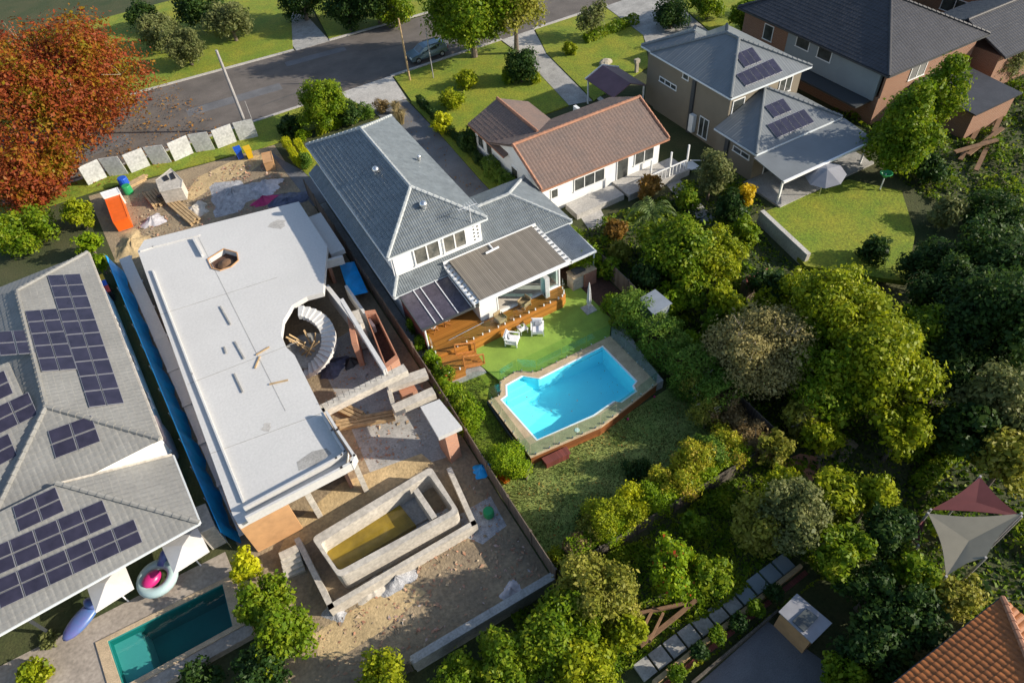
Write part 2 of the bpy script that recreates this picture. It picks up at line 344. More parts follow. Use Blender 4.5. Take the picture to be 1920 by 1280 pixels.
# ---------------------------------------------------------------- mesh helpers
class MB:
    def __init__(s): s.v = []; s.f = []
    def add(s, vs, fs):
        b = len(s.v); s.v += [tuple(x) for x in vs]; s.f += [tuple(i+b for i in q) for q in fs]; return s
    def box(s, x0, x1, y0, y1, z0, z1):
        return s.add([(x0,y0,z0),(x1,y0,z0),(x1,y1,z0),(x0,y1,z0),(x0,y0,z1),(x1,y0,z1),(x1,y1,z1),(x0,y1,z1)],
                     [(0,3,2,1),(4,5,6,7),(0,1,5,4),(1,2,6,5),(2,3,7,6),(3,0,4,7)])
    def bar(s, p, q, w, h=None, up=(0,0,1)):
        h = h or w; p = Vector(p); q = Vector(q); d = (q-p).normalized(); up = Vector(up)
        if abs(d.dot(up)) > 0.98: up = Vector((0,1,0))
        a = d.cross(up).normalized()*w/2; b = a.cross(d).normalized()*h/2
        return s.add([p-a-b,p+a-b,p+a+b,p-a+b,q-a-b,q+a-b,q+a+b,q-a+b],
                     [(0,3,2,1),(4,5,6,7),(0,1,5,4),(1,2,6,5),(2,3,7,6),(3,0,4,7)])
    def tube(s, pts, rad, seg=8, caps=True):
        pts = [Vector(p) for p in pts]; n = len(pts)
        if not isinstance(rad, (list, tuple)): rad = [rad]*n
        vs = []; fs = []
        for i, p in enumerate(pts):
            d = (pts[min(i+1,n-1)]-pts[max(i-1,0)]).normalized()
            up = Vector((0,0,1)) if abs(d.z) < 0.9 else Vector((0,1,0))
            a = d.cross(up).normalized(); b = a.cross(d)
            for k in range(seg):
                t = 2*math.pi*k/seg
                vs.append(p+(a*math.cos(t)+b*math.sin(t))*rad[i])
        for i in range(n-1):
            for k in range(seg):
                fs.append((i*seg+k, i*seg+(k+1)%seg, (i+1)*seg+(k+1)%seg, (i+1)*seg+k))
        if caps:
            fs.append(tuple(range(seg-1,-1,-1))); fs.append(tuple((n-1)*seg+k for k in range(seg)))
        return s.add(vs, fs)
    def lathe(s, c, prof, seg=16):
        c = Vector(c); n = len(prof)
        vs = [c+Vector((r*math.cos(2*math.pi*k/seg), r*math.sin(2*math.pi*k/seg), z)) for r, z in prof for k in range(seg)]
        fs = [(i*seg+k, i*seg+(k+1)%seg, (i+1)*seg+(k+1)%seg, (i+1)*seg+k) for i in range(n-1) for k in range(seg)]
        fs.append(tuple(range(seg-1,-1,-1))); fs.append(tuple((n-1)*seg+k for k in range(seg)))
        return s.add(vs, fs)
    def prism(s, poly, z0, z1):
        n = len(poly)
        a = sum(poly[i][0]*poly[(i+1)%n][1]-poly[(i+1)%n][0]*poly[i][1] for i in range(n))
        if a < 0: poly = poly[::-1]
        vs = [(p[0],p[1],z0) for p in poly]+[(p[0],p[1],z1) for p in poly]
        fs = [tuple(range(n-1,-1,-1)), tuple(range(n,2*n))]+[(i,(i+1)%n,n+(i+1)%n,n+i) for i in range(n)]
        return s.add(vs, fs)
    def ring(s, outer, inner, z0, z1):
        """prism wall between two loops with the same number of points"""
        n = len(outer)
        a = sum(outer[i][0]*outer[(i+1)%n][1]-outer[(i+1)%n][0]*outer[i][1] for i in range(n))
        if a < 0: outer = outer[::-1]; inner = inner[::-1]
        vs = [(p[0],p[1],z) for z in (z0,z1) for p in outer]+[(p[0],p[1],z) for z in (z0,z1) for p in inner]
        fs = []
        for i in range(n):
            j = (i+1)%n
            fs += [(i,j,n+j,n+i), (2*n+j,2*n+i,3*n+i,3*n+j), (n+i,n+j,3*n+j,3*n+i), (j,i,2*n+i,2*n+j)]
        return s.add(vs, fs)
    def sheet(s, pts, t):
        """a flat slab: polygon in space given thickness t along its normal, downwards"""
        p = [Vector(x) for x in pts]; n = (p[1]-p[0]).cross(p[2]-p[0]).normalized()
        if n.z < 0: p = p[::-1]; n = -n
        k = len(p); vs = p+[x-n*t for x in p]
        return s.add(vs, [tuple(range(k)), tuple(range(2*k-1,k-1,-1))]+[(i,k+i,k+(i+1)%k,(i+1)%k) for i in range(k)])
    def ball(s, c, r, seg=10, rings=6, jit=0.0, rnd=random):
        c = Vector(c); r = Vector(r) if hasattr(r, '__len__') else Vector((r,r,r))
        vs = [c+Vector((0,0,r.z))]
        for i in range(1, rings):
            t = math.pi*i/rings
            for k in range(seg):
                a = 2*math.pi*k/seg; j = 1+rnd.uniform(-jit,jit)
                vs.append(c+Vector((r.x*math.sin(t)*math.cos(a)*j, r.y*math.sin(t)*math.sin(a)*j, r.z*math.cos(t)*j)))
        vs.append(c-Vector((0,0,r.z))); e = len(vs)-1
        fs = [(0,1+k,1+(k+1)%seg) for k in range(seg)]
        for i in range(rings-2):
            for k in range(seg):
                fs.append((1+i*seg+k, 1+(i+1)*seg+k, 1+(i+1)*seg+(k+1)%seg, 1+i*seg+(k+1)%seg))
        fs += [(1+(rings-2)*seg+k, e, 1+(rings-2)*seg+(k+1)%seg) for k in range(seg)]
        return s.add(vs, fs)
    def build(s, name, m, parent=None, local=False, smooth=False, bevel=0.0):
        me = bpy.data.meshes.new(name)
        vs = s.v
        if parent is not None and not local:
            root = parent
            while root.parent: root = root.parent
            iv = (Matrix.Translation(root.location) @ root.rotation_euler.to_matrix().to_4x4()).inverted()
            vs = [iv @ Vector(v) for v in vs]
        me.from_pydata([tuple(v) for v in vs], [], s.f)
        me.materials.append(m)
        if bevel:
            bm = bmesh.new(); bm.from_mesh(me)
            bmesh.ops.bevel(bm, geom=[e for e in bm.edges if e.is_manifold and e.calc_face_angle(0) > 0.5], offset=bevel, segments=2, affect='EDGES', profile=0.6)
            bm.to_mesh(me); bm.free()
        if smooth:
            me.polygons.foreach_set('use_smooth', [True]*len(me.polygons))
        me.update()
        o = bpy.data.objects.new(name, me); COL.objects.link(o)
        if parent is not None: o.parent = parent
        return o

def tag(o, label, cat, group=None, kind=None):
    o['label'] = label; o['category'] = cat
    if group: o['group'] = group
    if kind: o['kind'] = kind
    return o
def thing(name, label, cat, loc=(0,0,0), rz=0.0, group=None):
    o = bpy.data.objects.new(name, None); COL.objects.link(o)
    o.location = loc; o.rotation_euler = (0,0,rz); o.empty_display_size = 0.3
    return tag(o, label, cat, group)
def struct(name, mb, m):
    o = mb.build(name, m); o['kind'] = 'structure'; return o
def dup(root, loc=None, rz=None, label=None):
    def cp(o, par):
        c = o.copy(); COL.objects.link(c)
        if par is not None: c.parent = par
        for ch in list(o.children): cp(ch, c)
        return c
    r = cp(root, None)
    if loc is not None: r.location = loc
    if rz is not None: r.rotation_euler = (0,0,rz)
    if label: r['label'] = label
    return r
def poly_px(pts, z=None):
    return [((gat(x,y) if z is None else at(x,y,z)).x, (gat(x,y) if z is None else at(x,y,z)).y) for x, y in pts]

def tiles(mb, pts, rib=0.17, course=0.32, amp=0.034, step=0.055, cols=5):
    """a roof plane of real tiles: pts[0]->pts[1] is the eave, the polygon is convex"""
    P = [Vector(p) for p in pts]
    e = (P[1]-P[0]).normalized(); n = e.cross(P[2]-P[0]).normalized()
    if n.z < 0: n = -n
    s = n.cross(e)
    if s.z < 0: s = -s
    uv = [((p-P[0]).dot(e), (p-P[0]).dot(s)) for p in P]
    u0, u1 = min(a for a, b in uv)-0.01, max(a for a, b in uv)+0.01
    v1 = max(b for a, b in uv)+0.01
    us = np.arange(u0, u1+rib/cols, rib/cols)
    vs = []
    k = 0
    while k*course < v1:
        vs += [k*course, k*course+course-0.012]; k += 1
    bm = bmesh.new()
    rng = random.Random(3)
    grid = []
    jit = [[rng.uniform(-.006, .006) for _ in range(int(len(us)/cols)+2)] for _ in range(len(vs)//2+1)]
    for j, v in enumerate(vs):
        row = []
        for i, u in enumerate(us):
            ph = (u/rib) % 1.0
            h = amp*max(0.0, math.sin(math.pi*ph))**0.8 + (step if j % 2 == 0 else 0.0) + jit[j//2][i//cols]
            row.append(bm.verts.new(P[0]+e*u+s*v+n*h))
        grid.append(row)
    for j in range(len(vs)-1):
        for i in range(len(us)-1):
            bm.faces.new((grid[j][i], grid[j][i+1], grid[j+1][i+1], grid[j+1][i]))
    c = sum(P, Vector())/len(P)
    for i in range(len(P)):
        a, b = P[i], P[(i+1)%len(P)]
        q = (b-a).cross(n).normalized()
        if q.dot(c-a) > 0: q = -q
        if i == 0: continue
        bmesh.ops.bisect_plane(bm, geom=bm.verts[:]+bm.edges[:]+bm.faces[:], plane_co=a, plane_no=q, clear_outer=True)
    bm.verts.index_update()
    mb.add([v.co.copy() for v in bm.verts], [tuple(v.index for v in f.verts) for f in bm.faces])
    bm.free()

def caps(mb, p, q, r=0.13, l=0.42):
    p = Vector(p); q = Vector(q); d = q-p; n = max(1, int(d.length/l))
    for i in range(n):
        a = p+d*(i/n); b = p+d*((i+1.08)/n) if i < n-1 else q
        mb.tube([a+Vector((0,0,.02)), b+Vector((0,0,.05))], [r*0.92, r*1.1], 7)

def hip(x0, x1, y0, y1, ze, zr, g0=False, g1=False, inset=None):
    """planes of a hip roof with its ridge along the longer side; g0/g1 turn an end into a gable.  returns planes, ridge pts, hips"""
    if (x1-x0) >= (y1-y0):
        h = (y1-y0)/2 if inset is None else inset; ym = (y0+y1)/2
        a = Vector((x0 if g0 else x0+h, ym, zr)); b = Vector((x1 if g1 else x1-h, ym, zr))
        pl = [[(x0,y0,ze),(x1,y0,ze),b,a], [(x1,y1,ze),(x0,y1,ze),a,b]]
        if not g0: pl.append([(x0,y1,ze),(x0,y0,ze),a])
        if not g1: pl.append([(x1,y0,ze),(x1,y1,ze),b])
        hp = ([] if g0 else [((x0,y0,ze),a),((x0,y1,ze),a)])+([] if g1 else [((x1,y0,ze),b),((x1,y1,ze),b)])
    else:
        h = (x1-x0)/2 if inset is None else inset; xm = (x0+x1)/2
        a = Vector((xm, y0 if g0 else y0+h, zr)); b = Vector((xm, y1 if g1 else y1-h, zr))
        pl = [[(x1,y0,ze),(x1,y1,ze),b,a], [(x0,y1,ze),(x0,y0,ze),a,b]]
        if not g0: pl.append([(x0,y0,ze),(x1,y0,ze),a])
        if not g1: pl.append([(x1,y1,ze),(x0,y1,ze),b])
        hp = ([] if g0 else [((x0,y0,ze),a),((x1,y0,ze),a)])+([] if g1 else [((x0,y1,ze),b),((x1,y1,ze),b)])
    return pl, (a, b), hp

def tiled_roof(parent, planes, ridges, m, mc, name='roof', under=True, local=False, trim=None, **kw):
    mb = MB()
    for p in planes: tiles(mb, p, **kw)
    if under:
        for p in planes: mb.sheet([Vector(q)-Vector((0,0,.03)) for q in p], 0.12)
    r = mb.build(name, m, parent, local)
    cb = MB()
    for a, b in ridges: caps(cb, a, b)
    if ridges: cb.build('ridge_cap', mc, r, local)
    if trim:
        g = MB()
        for p in planes:
            g.bar(Vector(p[0])-Vector((0,0,.1)), Vector(p[1])-Vector((0,0,.1)), 0.13, 0.14)
        g.build('gutter', trim, r, local)
    return r

def window(parent, face, pos, u0, u1, z0, z1, n=1, local=False, name='window', frame='white', t=0.07, pane='glassdark', out=0.05):
    """a framed window standing proud of an axis-aligned wall; face is the outward side, n panes side by side"""
    sgn = 1 if face[0] == '+' else -1
    def bx(mb, a, b, c, d, o0, o1):
        lo, hi = sorted((pos+sgn*o0, pos+sgn*o1))
        if face[1] == 'y': mb.box(a, b, lo, hi, c, d)
        else: mb.box(lo, hi, a, b, c, d)
    f = MB()
    bx(f, u0, u1, z1-t, z1, 0.002, out+.02); bx(f, u0-.04, u1+.04, z0, z0+t, 0.002, out+.05)
    for k in range(n+1):
        c = u0+(u1-u0)*k/n
        a = min(max(c-t/2, u0), u1-t)
        bx(f, a, a+t, z0+t, z1-t, 0.002, out+.012)
    fo = f.build(name, M[frame], parent, local)
    for k in range(n):
        a = u0+(u1-u0)*k/n+t*.5; b = u0+(u1-u0)*(k+1)/n-t*.5
        p = MB(); bx(p, a, b, z0+t*.6, z1-t*.6, 0.004, out-.02); p.build('pane', M[pane], fo, local)
    return fo

# ---------------------------------------------------------------- plants
def leaf_mesh(name, pos, nrm, size, m, rng, aspect=0.55, droop=None):
    n = len(pos)
    nrm = nrm/np.maximum(np.linalg.norm(nrm, axis=1, keepdims=True), 1e-6)
    t = rng.normal(size=(n,3))
    if droop is not None: t = t*0.5+droop
    t -= nrm*np.sum(t*nrm, axis=1, keepdims=True); t /= np.maximum(np.linalg.norm(t, axis=1, keepdims=True), 1e-6)
    b = np.cross(nrm, t)
    s = (size*np.clip(rng.lognormal(-.15, .38, size=n), .4, 2.0))[:,None]
    v = np.empty((n,4,3))
    v[:,0] = pos-t*s*.5; v[:,1] = pos-b*s*.5*aspect+t*s*.05+nrm*s*.08; v[:,2] = pos+t*s*.5; v[:,3] = pos+b*s*.5*aspect+t*s*.05+nrm*s*.08
    me = bpy.data.meshes.new(name)
    me.vertices.add(n*4); me.vertices.foreach_set('co', v.reshape(-1).astype(np.float32))
    me.loops.add(n*4); me.loops.foreach_set('vertex_index', np.arange(n*4, dtype=np.int32))
    me.polygons.add(n); me.polygons.foreach_set('loop_start', np.arange(0, n*4, 4, dtype=np.int32))
    me.polygons.foreach_set('loop_total', np.full(n, 4, dtype=np.int32))
    me.materials.append(m); me.update(calc_edges=True)
    return me
def link(name, me, parent):
    o = bpy.data.objects.new(name, me); COL.objects.link(o); o.parent = parent; return o

def lobes(rad, n, rng, k0=0.30, k1=0.46, cone=0.0):
    rad = np.array(rad); out = []
    while len(out) < n:
        d = rng.normal(size=3); d /= np.linalg.norm(d)
        r = rng.uniform(0.35, 0.80)
        p = d*r
        if p[2] < -0.75: continue
        if cone: p[:2] *= (1-cone*(p[2]+1)/2)*1.25
        q = rng.uniform(k0, k1)*(1-0.45*cone*(p[2]+1)/2)
        out.append((p*rad, q*rad.mean()))
    return out
def crown_points(lbs, n, rng, fill=0.35, upbias=0.25):
    wts = np.array([r*r for c, r in lbs]); idx = rng.choice(len(lbs), size=n, p=wts/wts.sum())
    C = np.array([lbs[i][0] for i in idx]); r = np.array([lbs[i][1] for i in idx])
    d = rng.normal(size=(n,3)); d[:,2] += upbias; d /= np.linalg.norm(d, axis=1, keepdims=True)
    sh = np.where(rng.random(n) < fill, rng.uniform(0.3, 0.9, n), rng.uniform(0.82, 1.16, n))
    sh = np.where(rng.random(n) < 0.10, rng.uniform(1.05, 1.5, n), sh)
    pos = C+d*(r*sh)[:,None]
    nr = d*0.8+rng.normal(size=(n,3))*0.55+np.array([0,0,0.35])
    return pos, nr
def trunk(parent, h, r, tips, rng, m='bark'):
    mb = MB()
    j = Vector((rng.uniform(-.1,.1)*h*.3, rng.uniform(-.1,.1)*h*.3, h*0.45))
    mb.tube([(0,0,-.3),(j.x*.4,j.y*.4,h*.2),j,(j.x*1.2,j.y*1.2,h*.8)], [r*1.25,r,r*.8,r*.3], 8)
    for t in tips:
        t = Vector(t); mid = j.lerp(t, .5)+Vector((0,0,.12*h*rng.uniform(0,1)))
        mb.tube([j, mid, t], [r*.55, r*.34, r*.1], 6)
    return mb.build('trunk', M[m], parent, local=True)

TREES = {}
def tree(px, py, rpx, zc, kind, label, name='garden_tree', cat='tree', az=1.0, leaf=0.30, dens=1.0, nl=16, cone=0.0, group=None,
         seed=None, flowers=0, bark='bark', aspect=0.6, sq=1.0, bare=0, fill=0.4, k=(0.24, 0.42), rot=0):
    seed = seed if seed is not None else int(px*7+py*13)
    rng = np.random.default_rng(seed)
    c = at(px, py, zc); g = zg(c.y)
    rad = rpx*dist(c)/F
    base = Vector((c.x, c.y, g))
    o = thing(name, label, cat, base, rot, group)
    rz = rad*az; lim = (zc-g)*1.02
    if rz > lim: rz = lim
    R3 = (rad*sq, rad/sq, rz)
    if rad > 2.0: leaf = leaf*.78
    lb = lobes(R3, int(nl*2.1), rng, k[0]*.8, k[1]*.82, cone)
    lb = [(p+np.array([0,0,zc-g]), r) for p, r in lb]
    area = sum(4*math.pi*r*r for p, r in lb)
    n = int(min(46000, max(250, dens*0.85*area/(leaf*leaf*aspect*0.5))))
    pos, nr = crown_points(lb, n, rng, fill)
    keep = pos[:,2] > 0.02
    cr = link('crown', leaf_mesh('crown', pos[keep], nr[keep], leaf, L[kind], rng, aspect), o)
    if flowers:
        fp, fn = crown_points(lb, flowers, rng, 0.0, 0.6)
        link('blossom', leaf_mesh('blossom', fp, fn, leaf*0.9, L['flower'], rng, 0.8), o)
    tips = [lb[i][0] for i in range(min(6, len(lb)))]
    trunk(o, zc-g, max(0.05, 0.055*rad+0.03), tips, rng, bark)
    if bare:
        mb = MB()
        for _ in range(bare):
            p, r = lb[rng.integers(len(lb))]
            st = Vector((0,0,(zc-g)*.5)); en = Vector(p)+Vector(rng.normal(size=3)*r*.5)+Vector((0,0,r*.9))
            mid = st.lerp(en, .6)+Vector(rng.normal(size=3)*.2)
            mb.tube([st.lerp(en,.25), mid, en], [.05,.03,.012], 5)
            for _2 in range(3):
                e2 = mid.lerp(en, rng.uniform(.2,.9)); mb.tube([e2, e2+Vector(rng.normal(size=3)*r*.45)+Vector((0,0,r*.25))], [.02,.008], 4)
        mb.build('branch', M['palebark'], o, local=True)
    return o

def shrub(p, rad, h, kind, label, name='shrub', cat='shrub', leaf=0.13, dens=1.0, nl=10, group=None, seed=0, fill=0.35, k=(0.34,0.52), aspect=0.6, rz=0, flat=False):
    """a plant given in metres: base point, (rx, ry), height"""
    rng = np.random.default_rng(seed+17)
    o = thing(name, label, cat, p, rz, group)
    R3 = (rad[0], rad[1], h*.5)
    lb = [(q+np.array([0,0,h*.52]), r) for q, r in lobes(R3, nl, rng, *k)]
    area = sum(4*math.pi*r*r for q, r in lb)
    n = int(min(22000, max(150, dens*0.85*area/(leaf*leaf*aspect*.5))))
    pos, nr = crown_points(lb, n, rng, fill)
    keep = pos[:,2] > 0.01
    link('foliage', leaf_mesh('foliage', pos[keep], nr[keep], leaf, L[kind], rng, aspect), o)
    mb = MB()
    for q, r in lb[:5]:
        mb.tube([(0,0,-.1), (q[0]*.3,q[1]*.3,h*.3), tuple(q)], [.04,.03,.012], 5)
    mb.build('stem', M['bark'], o, local=True)
    return o

def hedge(p, q, w_, h, kind, label, leaf=0.12, dens=1.0, group=None, seed=0, name='hedge', bulge=0.15, base=0.0):
    """a clipped run of hedge between two ground points"""
    rng = np.random.default_rng(seed+91)
    p = Vector(p); q = Vector(q); d = q-p; ln = d.length; rz = math.atan2(d.y, d.x)
    o = thing(name, label, 'hedge', p, rz, group)
    area = 2*ln*h+ln*w_+2*w_*h
    n = int(min(26000, dens*2.4*area/(leaf*leaf*.55*.5)))
    fsel = rng.random(n)
    x = rng.uniform(0, ln, n); y = np.empty(n); z = np.empty(n); nr = np.zeros((n,3))
    a = fsel < ln*w_/area*1.15
    y[a] = rng.uniform(-w_/2, w_/2, a.sum()); z[a] = h; nr[a,2] = 1
    b = ~a
    sd = np.where(rng.random(n) < .5, -1, 1)
    y[b] = sd[b]*w_/2; z[b] = rng.uniform(base, h, b.sum()); nr[b,1] = sd[b]
    ends = rng.random(n) < w_/(ln+w_)*0.8
    e = ends & b; x[e] = np.where(sd[e] > 0, ln, 0); y[e] = rng.uniform(-w_/2, w_/2, e.sum()); nr[e] = 0; nr[e,0] = sd[e]
    wob = bulge*(np.sin(x*2.1+seed)*.5+np.sin(x*5.3+z*3)*.3+rng.normal(size=n)*.35)
    pos = np.stack([x, y, z], 1)+nr*wob[:,None]-nr*np.abs(rng.normal(size=n)*.06)[:,None]
    nr = nr+rng.normal(size=(n,3))*.5+np.array([0,0,.3])
    link('foliage', leaf_mesh('foliage', pos, nr, leaf, L[kind], rng, .55), o)
    mb = MB()
    for i in range(max(2, int(ln/0.8))):
        t = (i+.5)/max(2, int(ln/.8))*ln
        mb.tube([(t,0,-.1),(t+.1,.05,h*.5),(t-.1,-.05,h*.92)], [.05,.04,.015], 5)
    mb.build('stem', M['bark'], o, local=True)
    return o

def blades(p, rad, h, n, kind, label, name='grass_clump', cat='grass clump', seed=0, group=None, w=0.03):
    rng = np.random.default_rng(seed+5)
    o = thing(name, label, cat, p, 0, group)
    mb = MB()
    for i in range(n):
        a = rng.uniform(0, 2*math.pi); r = rad*rng.uniform(0,.35); t = rng.uniform(.3,1.0)
        d = Vector((math.cos(a), math.sin(a), 0)); s = Vector((-d.y, d.x, 0))*w
        b = d*r; m_ = b+d*rad*t*.4+Vector((0,0,h*rng.uniform(.6,.9))); e = b+d*rad*t+Vector((0,0,h*rng.uniform(.5,1.0)))
        mb.add([b-s, b+s, m_+s*.8, m_-s*.8, e], [(0,1,2,3),(3,2,4)])
    mb.build('blade', L[kind], o, local=True)
    return o
# ================================================================ the setting
from mathutils.geometry import tessellate_polygon
def in_rect(x, y, r): return r[0] < x < r[1] and r[2] < y < r[3]
POOL = [(11.05,11.62),(11.12,7.95),(10.72,7.78),(10.6,7.3),(9.3,7.12),(9.0,7.42),(7.3,7.2),(3.4,7.58),(3.08,11.45),(3.55,11.55),(3.95,12.3),(5.2,12.38),(6.0,11.6)]
holes = [(2.85,11.45,7.2,11.6),(3.5,6.05,11.6,12.5),(-21.5,-15.2,6.45,9.45)]
xs = [-260,-60,-21.5,-15.2,2.85,3.5,6.05,11.45,60,320]; ys = [-160,-40,6.0,6.45,7.2,9.45,11.6,12.5,15.0,40,120,380]
mb = MB()
for i in range(len(xs)-1):
    for j in range(len(ys)-1):
        cx, cy = (xs[i]+xs[i+1])/2, (ys[j]+ys[j+1])/2
        if any(in_rect(cx, cy, h) for h in holes): continue
        mb.add([(xs[i],ys[j],zg(ys[j])),(xs[i+1],ys[j],zg(ys[j])),(xs[i+1],ys[j+1],zg(ys[j+1])),(xs[i],ys[j+1],zg(ys[j+1]))], [(0,1,2,3)])
struct('ground', mb, M['ground'])

def drape(name, pts, m, dz=0.006, step=None):
    """a sheet that follows the lie of the land"""
    bm = bmesh.new()
    a = sum(pts[i][0]*pts[(i+1)%len(pts)][1]-pts[(i+1)%len(pts)][0]*pts[i][1] for i in range(len(pts)))
    if a < 0: pts = pts[::-1]
    tri = tessellate_polygon([[Vector((p[0],p[1],0)) for p in pts]])
    vs = [bm.verts.new((p[0],p[1],0)) for p in pts]
    for t in tri:
        try: bm.faces.new([vs[k] for k in t])
        except ValueError: pass
    for yy in (6.0, 15.0):
        bmesh.ops.bisect_plane(bm, geom=bm.verts[:]+bm.edges[:]+bm.faces[:], plane_co=(0,yy,0), plane_no=(0,1,0))
    for v in bm.verts: v.co.z = zg(v.co.y)+dz
    bmesh.ops.recalc_face_normals(bm, faces=bm.faces[:])
    for f in bm.faces:
        if f.normal.z < 0: f.normal_flip()
    me = bpy.data.meshes.new(name); bm.to_mesh(me); bm.free(); me.materials.append(m)
    o = bpy.data.objects.new(name, me); COL.objects.link(o); o['kind'] = 'structure'; return o
def holed(mb, outer, inner, z0, z1):
    bm = bmesh.new()
    def loop(ps):
        v = [bm.verts.new((p[0],p[1],0)) for p in ps]
        return [bm.edges.new((v[i],v[(i+1)%len(v)])) for i in range(len(v))]
    ee = loop(outer)+loop(inner)
    bmesh.ops.triangle_fill(bm, use_beauty=True, use_dissolve=False, edges=ee, normal=(0,0,1))
    bm.verts.index_update(); n = len(bm.verts); no = len(outer); ni = len(inner)
    co = [v.co.copy() for v in bm.verts]
    vs = [(p.x,p.y,z0) for p in co]+[(p.x,p.y,z1) for p in co]; fs = []
    for f in bm.faces:
        i = [v.index for v in f.verts]
        if f.normal.z < 0: i = i[::-1]
        fs += [tuple(n+k for k in i), tuple(reversed(i))]
    bm.free()
    for lo, k in ((0,no),(no,ni)):
        for i in range(k):
            j = (i+1)%k; fs.append((lo+i,lo+j,n+lo+j,n+lo+i))
    return mb.add(vs, fs)

def fill_poly(pts):
    bm = bmesh.new(); v = [bm.verts.new((p[0],p[1],0)) for p in pts]
    bmesh.ops.triangle_fill(bm, use_beauty=True, use_dissolve=False, edges=[bm.edges.new((v[i],v[(i+1)%len(v)])) for i in range(len(v))], normal=(0,0,1))
    bm.verts.index_update(); out = []
    for f in bm.faces:
        i = [q.index for q in f.verts]; out.append(tuple(i if f.normal.z > 0 else i[::-1]))
    bm.free(); return out
# road, kerbs, verges
struct('road', MB().prism([(-120,54.6),(140,56.6),(140,63.5),(22,68.0),(-9,70.3),(-120,77)], -0.2, 0.012), M['asphalt'])
def strip(p, q, w_, z0, z1):
    p = Vector((*p,0)); q = Vector((*q,0)); d = (q-p).normalized(); n = Vector((-d.y,d.x,0))*w_/2
    return MB().prism([tuple((p-n)[:2]),tuple((q-n)[:2]),tuple((q+n)[:2]),tuple((p+n)[:2])], z0, z1)
struct('kerb', strip((-120,54.5),(8.4,55.85),0.32,-0.2,0.13), M['concrete'])
struct('kerb', strip((14.6,55.95),(28.4,56.1),0.32,-0.2,0.13), M['concrete'])
struct('kerb', strip((32.6,56.1),(43,56.2),0.32,-0.2,0.13), M['concrete'])
struct('kerb', strip((-120,77),(7.9,69.1),0.32,-0.2,0.13), M['concrete'])
struct('kerb', strip((12.2,68.9),(140,63.7),0.32,-0.2,0.13), M['concrete'])
def lawn(pts, m='lawn_sun', z=0.10, name='lawn'): struct(name, MB().prism(pts, -0.3, z), M[m])
# near side of the road
lawn([(-1,50.3),(10.0,50.6),(8.6,55.6),(-40,55.1),(-40,52.8),(-16.5,52.6)])
lawn([(14.0,48),(14.4,37.6),(21.6,39.2),(26.4,39.2),(28.0,50),(28.1,55.8),(14.8,55.6)])
lawn([(28.9,38.5),(37.5,40.8),(41.3,47.0),(42.4,55.8),(32.7,55.8),(30.6,50)])
lawn([(47,41.0),(62,40.5),(62,55.8),(51,55.8)])
# far side
lawn([(-60,73.8),(7.9,69.5),(11,80),(12,95),(-60,95)])
lawn([(12.3,69.2),(70,66.6),(70,95),(16,95)])
struct('driveway', MB().prism([(8.1,68.8),(12.2,68.7),(12.4,84),(15.5,95),(9.5,95),(8.4,80)], -0.2, 0.055), M['path'])
struct('driveway', MB().prism([(9.9,50.55),(14.0,50.45),(14.7,56.0),(8.5,55.9)], -0.2, 0.06), M['concrete'])
struct('driveway', MB().prism([(8.1,27.3),(13.35,27.3),(13.35,33),(13.75,42),(13.85,50.5),(10.1,50.55),(10.6,46),(9.2,40),(8.1,38.5)], -0.2, 0.05), M['drive'])
struct('driveway', MB().prism([(28.2,50),(30.6,50),(32.6,56.05),(28.3,56.0)], -0.2, 0.06), M['concrete'])
struct('driveway', MB().prism([(26.5,39.3),(28.8,38.6),(30.55,49.9),(28.1,49.9)], -0.2, 0.04), M['path'])
struct('driveway', MB().prism([(37.6,40.4),(46.9,41),(50.8,56.2),(42.6,56.0),(41.4,47)], -0.2, 0.05), M['path'])
struct('path', MB().prism([(29.3,38.1),(29.8,38.0),(31.0,49.8),(30.62,49.9)], -0.2, 0.09), M['concrete'])
# the plot itself
struct('path', MB().prism([(0.12,17.6),(0.92,17.6),(0.92,38.3),(0.12,38.3)], -0.3, 0.03), M['path'])
struct('path', MB().prism([(-0.2,38.4),(1.4,38.4),(1.4,42.5),(-.3,47.2),(-.9,49.8)], -0.3, 0.03), M['drive'])
lawn([(1.6,38.7),(8.5,38.7),(9.1,40.1),(10.5,46),(10.1,48.6),(0.3,47.3)], z=0.05)
lawn([(13.4,28.5),(14.35,28.5),(14.6,48),(14.0,49.5),(13.8,42),(13.42,33)], 'lawn_sun', 0.11)
TURF = [(3.45,14.5),(3.1,16.5),(11.5,17.9),(13.0,17.3),(13.0,13.4),(11.95,12.1),(6.15,12.2),(5.15,13.0),(3.85,12.85)]
struct('turf', MB().prism(TURF, -0.75, 0.06), M['turf'])
struct('path', MB().prism(poly_px([(838,706),(873,688),(880,672),(906,690),(912,697),(850,722)], 0.03), -0.4, 0.035), M['path'])
struct('path', MB().prism([(12.05,12.1),(13.0,13.3),(13.35,12.5),(12.75,9.0),(12.6,7.2),(12.1,7.2)], -0.9, 0.0), M['path'])
drape('lawn', [(0.2,6.6),(2.5,6.7),(2.4,11.9),(3.2,12.0),(3.8,12.9),(3.4,14.4),(0.9,14.2),(0.2,17.4)], M['lawn_sun'], 0.012)
drape('lawn', [(0.15,0.1),(13.6,0.1),(13.6,7.0),(8.5,6.7),(2.6,6.9),(0.15,6.5)], M['lawn_back'], 0.010)
struct('garden_bed', MB().prism([(13.02,13.4),(13.02,17.6),(12.0,19.6),(12.2,21.5),(15.1,21.5),(15.1,7.2),(13.4,7.2),(13.4,12.6)], -0.9, 0.03), M['mulch'])

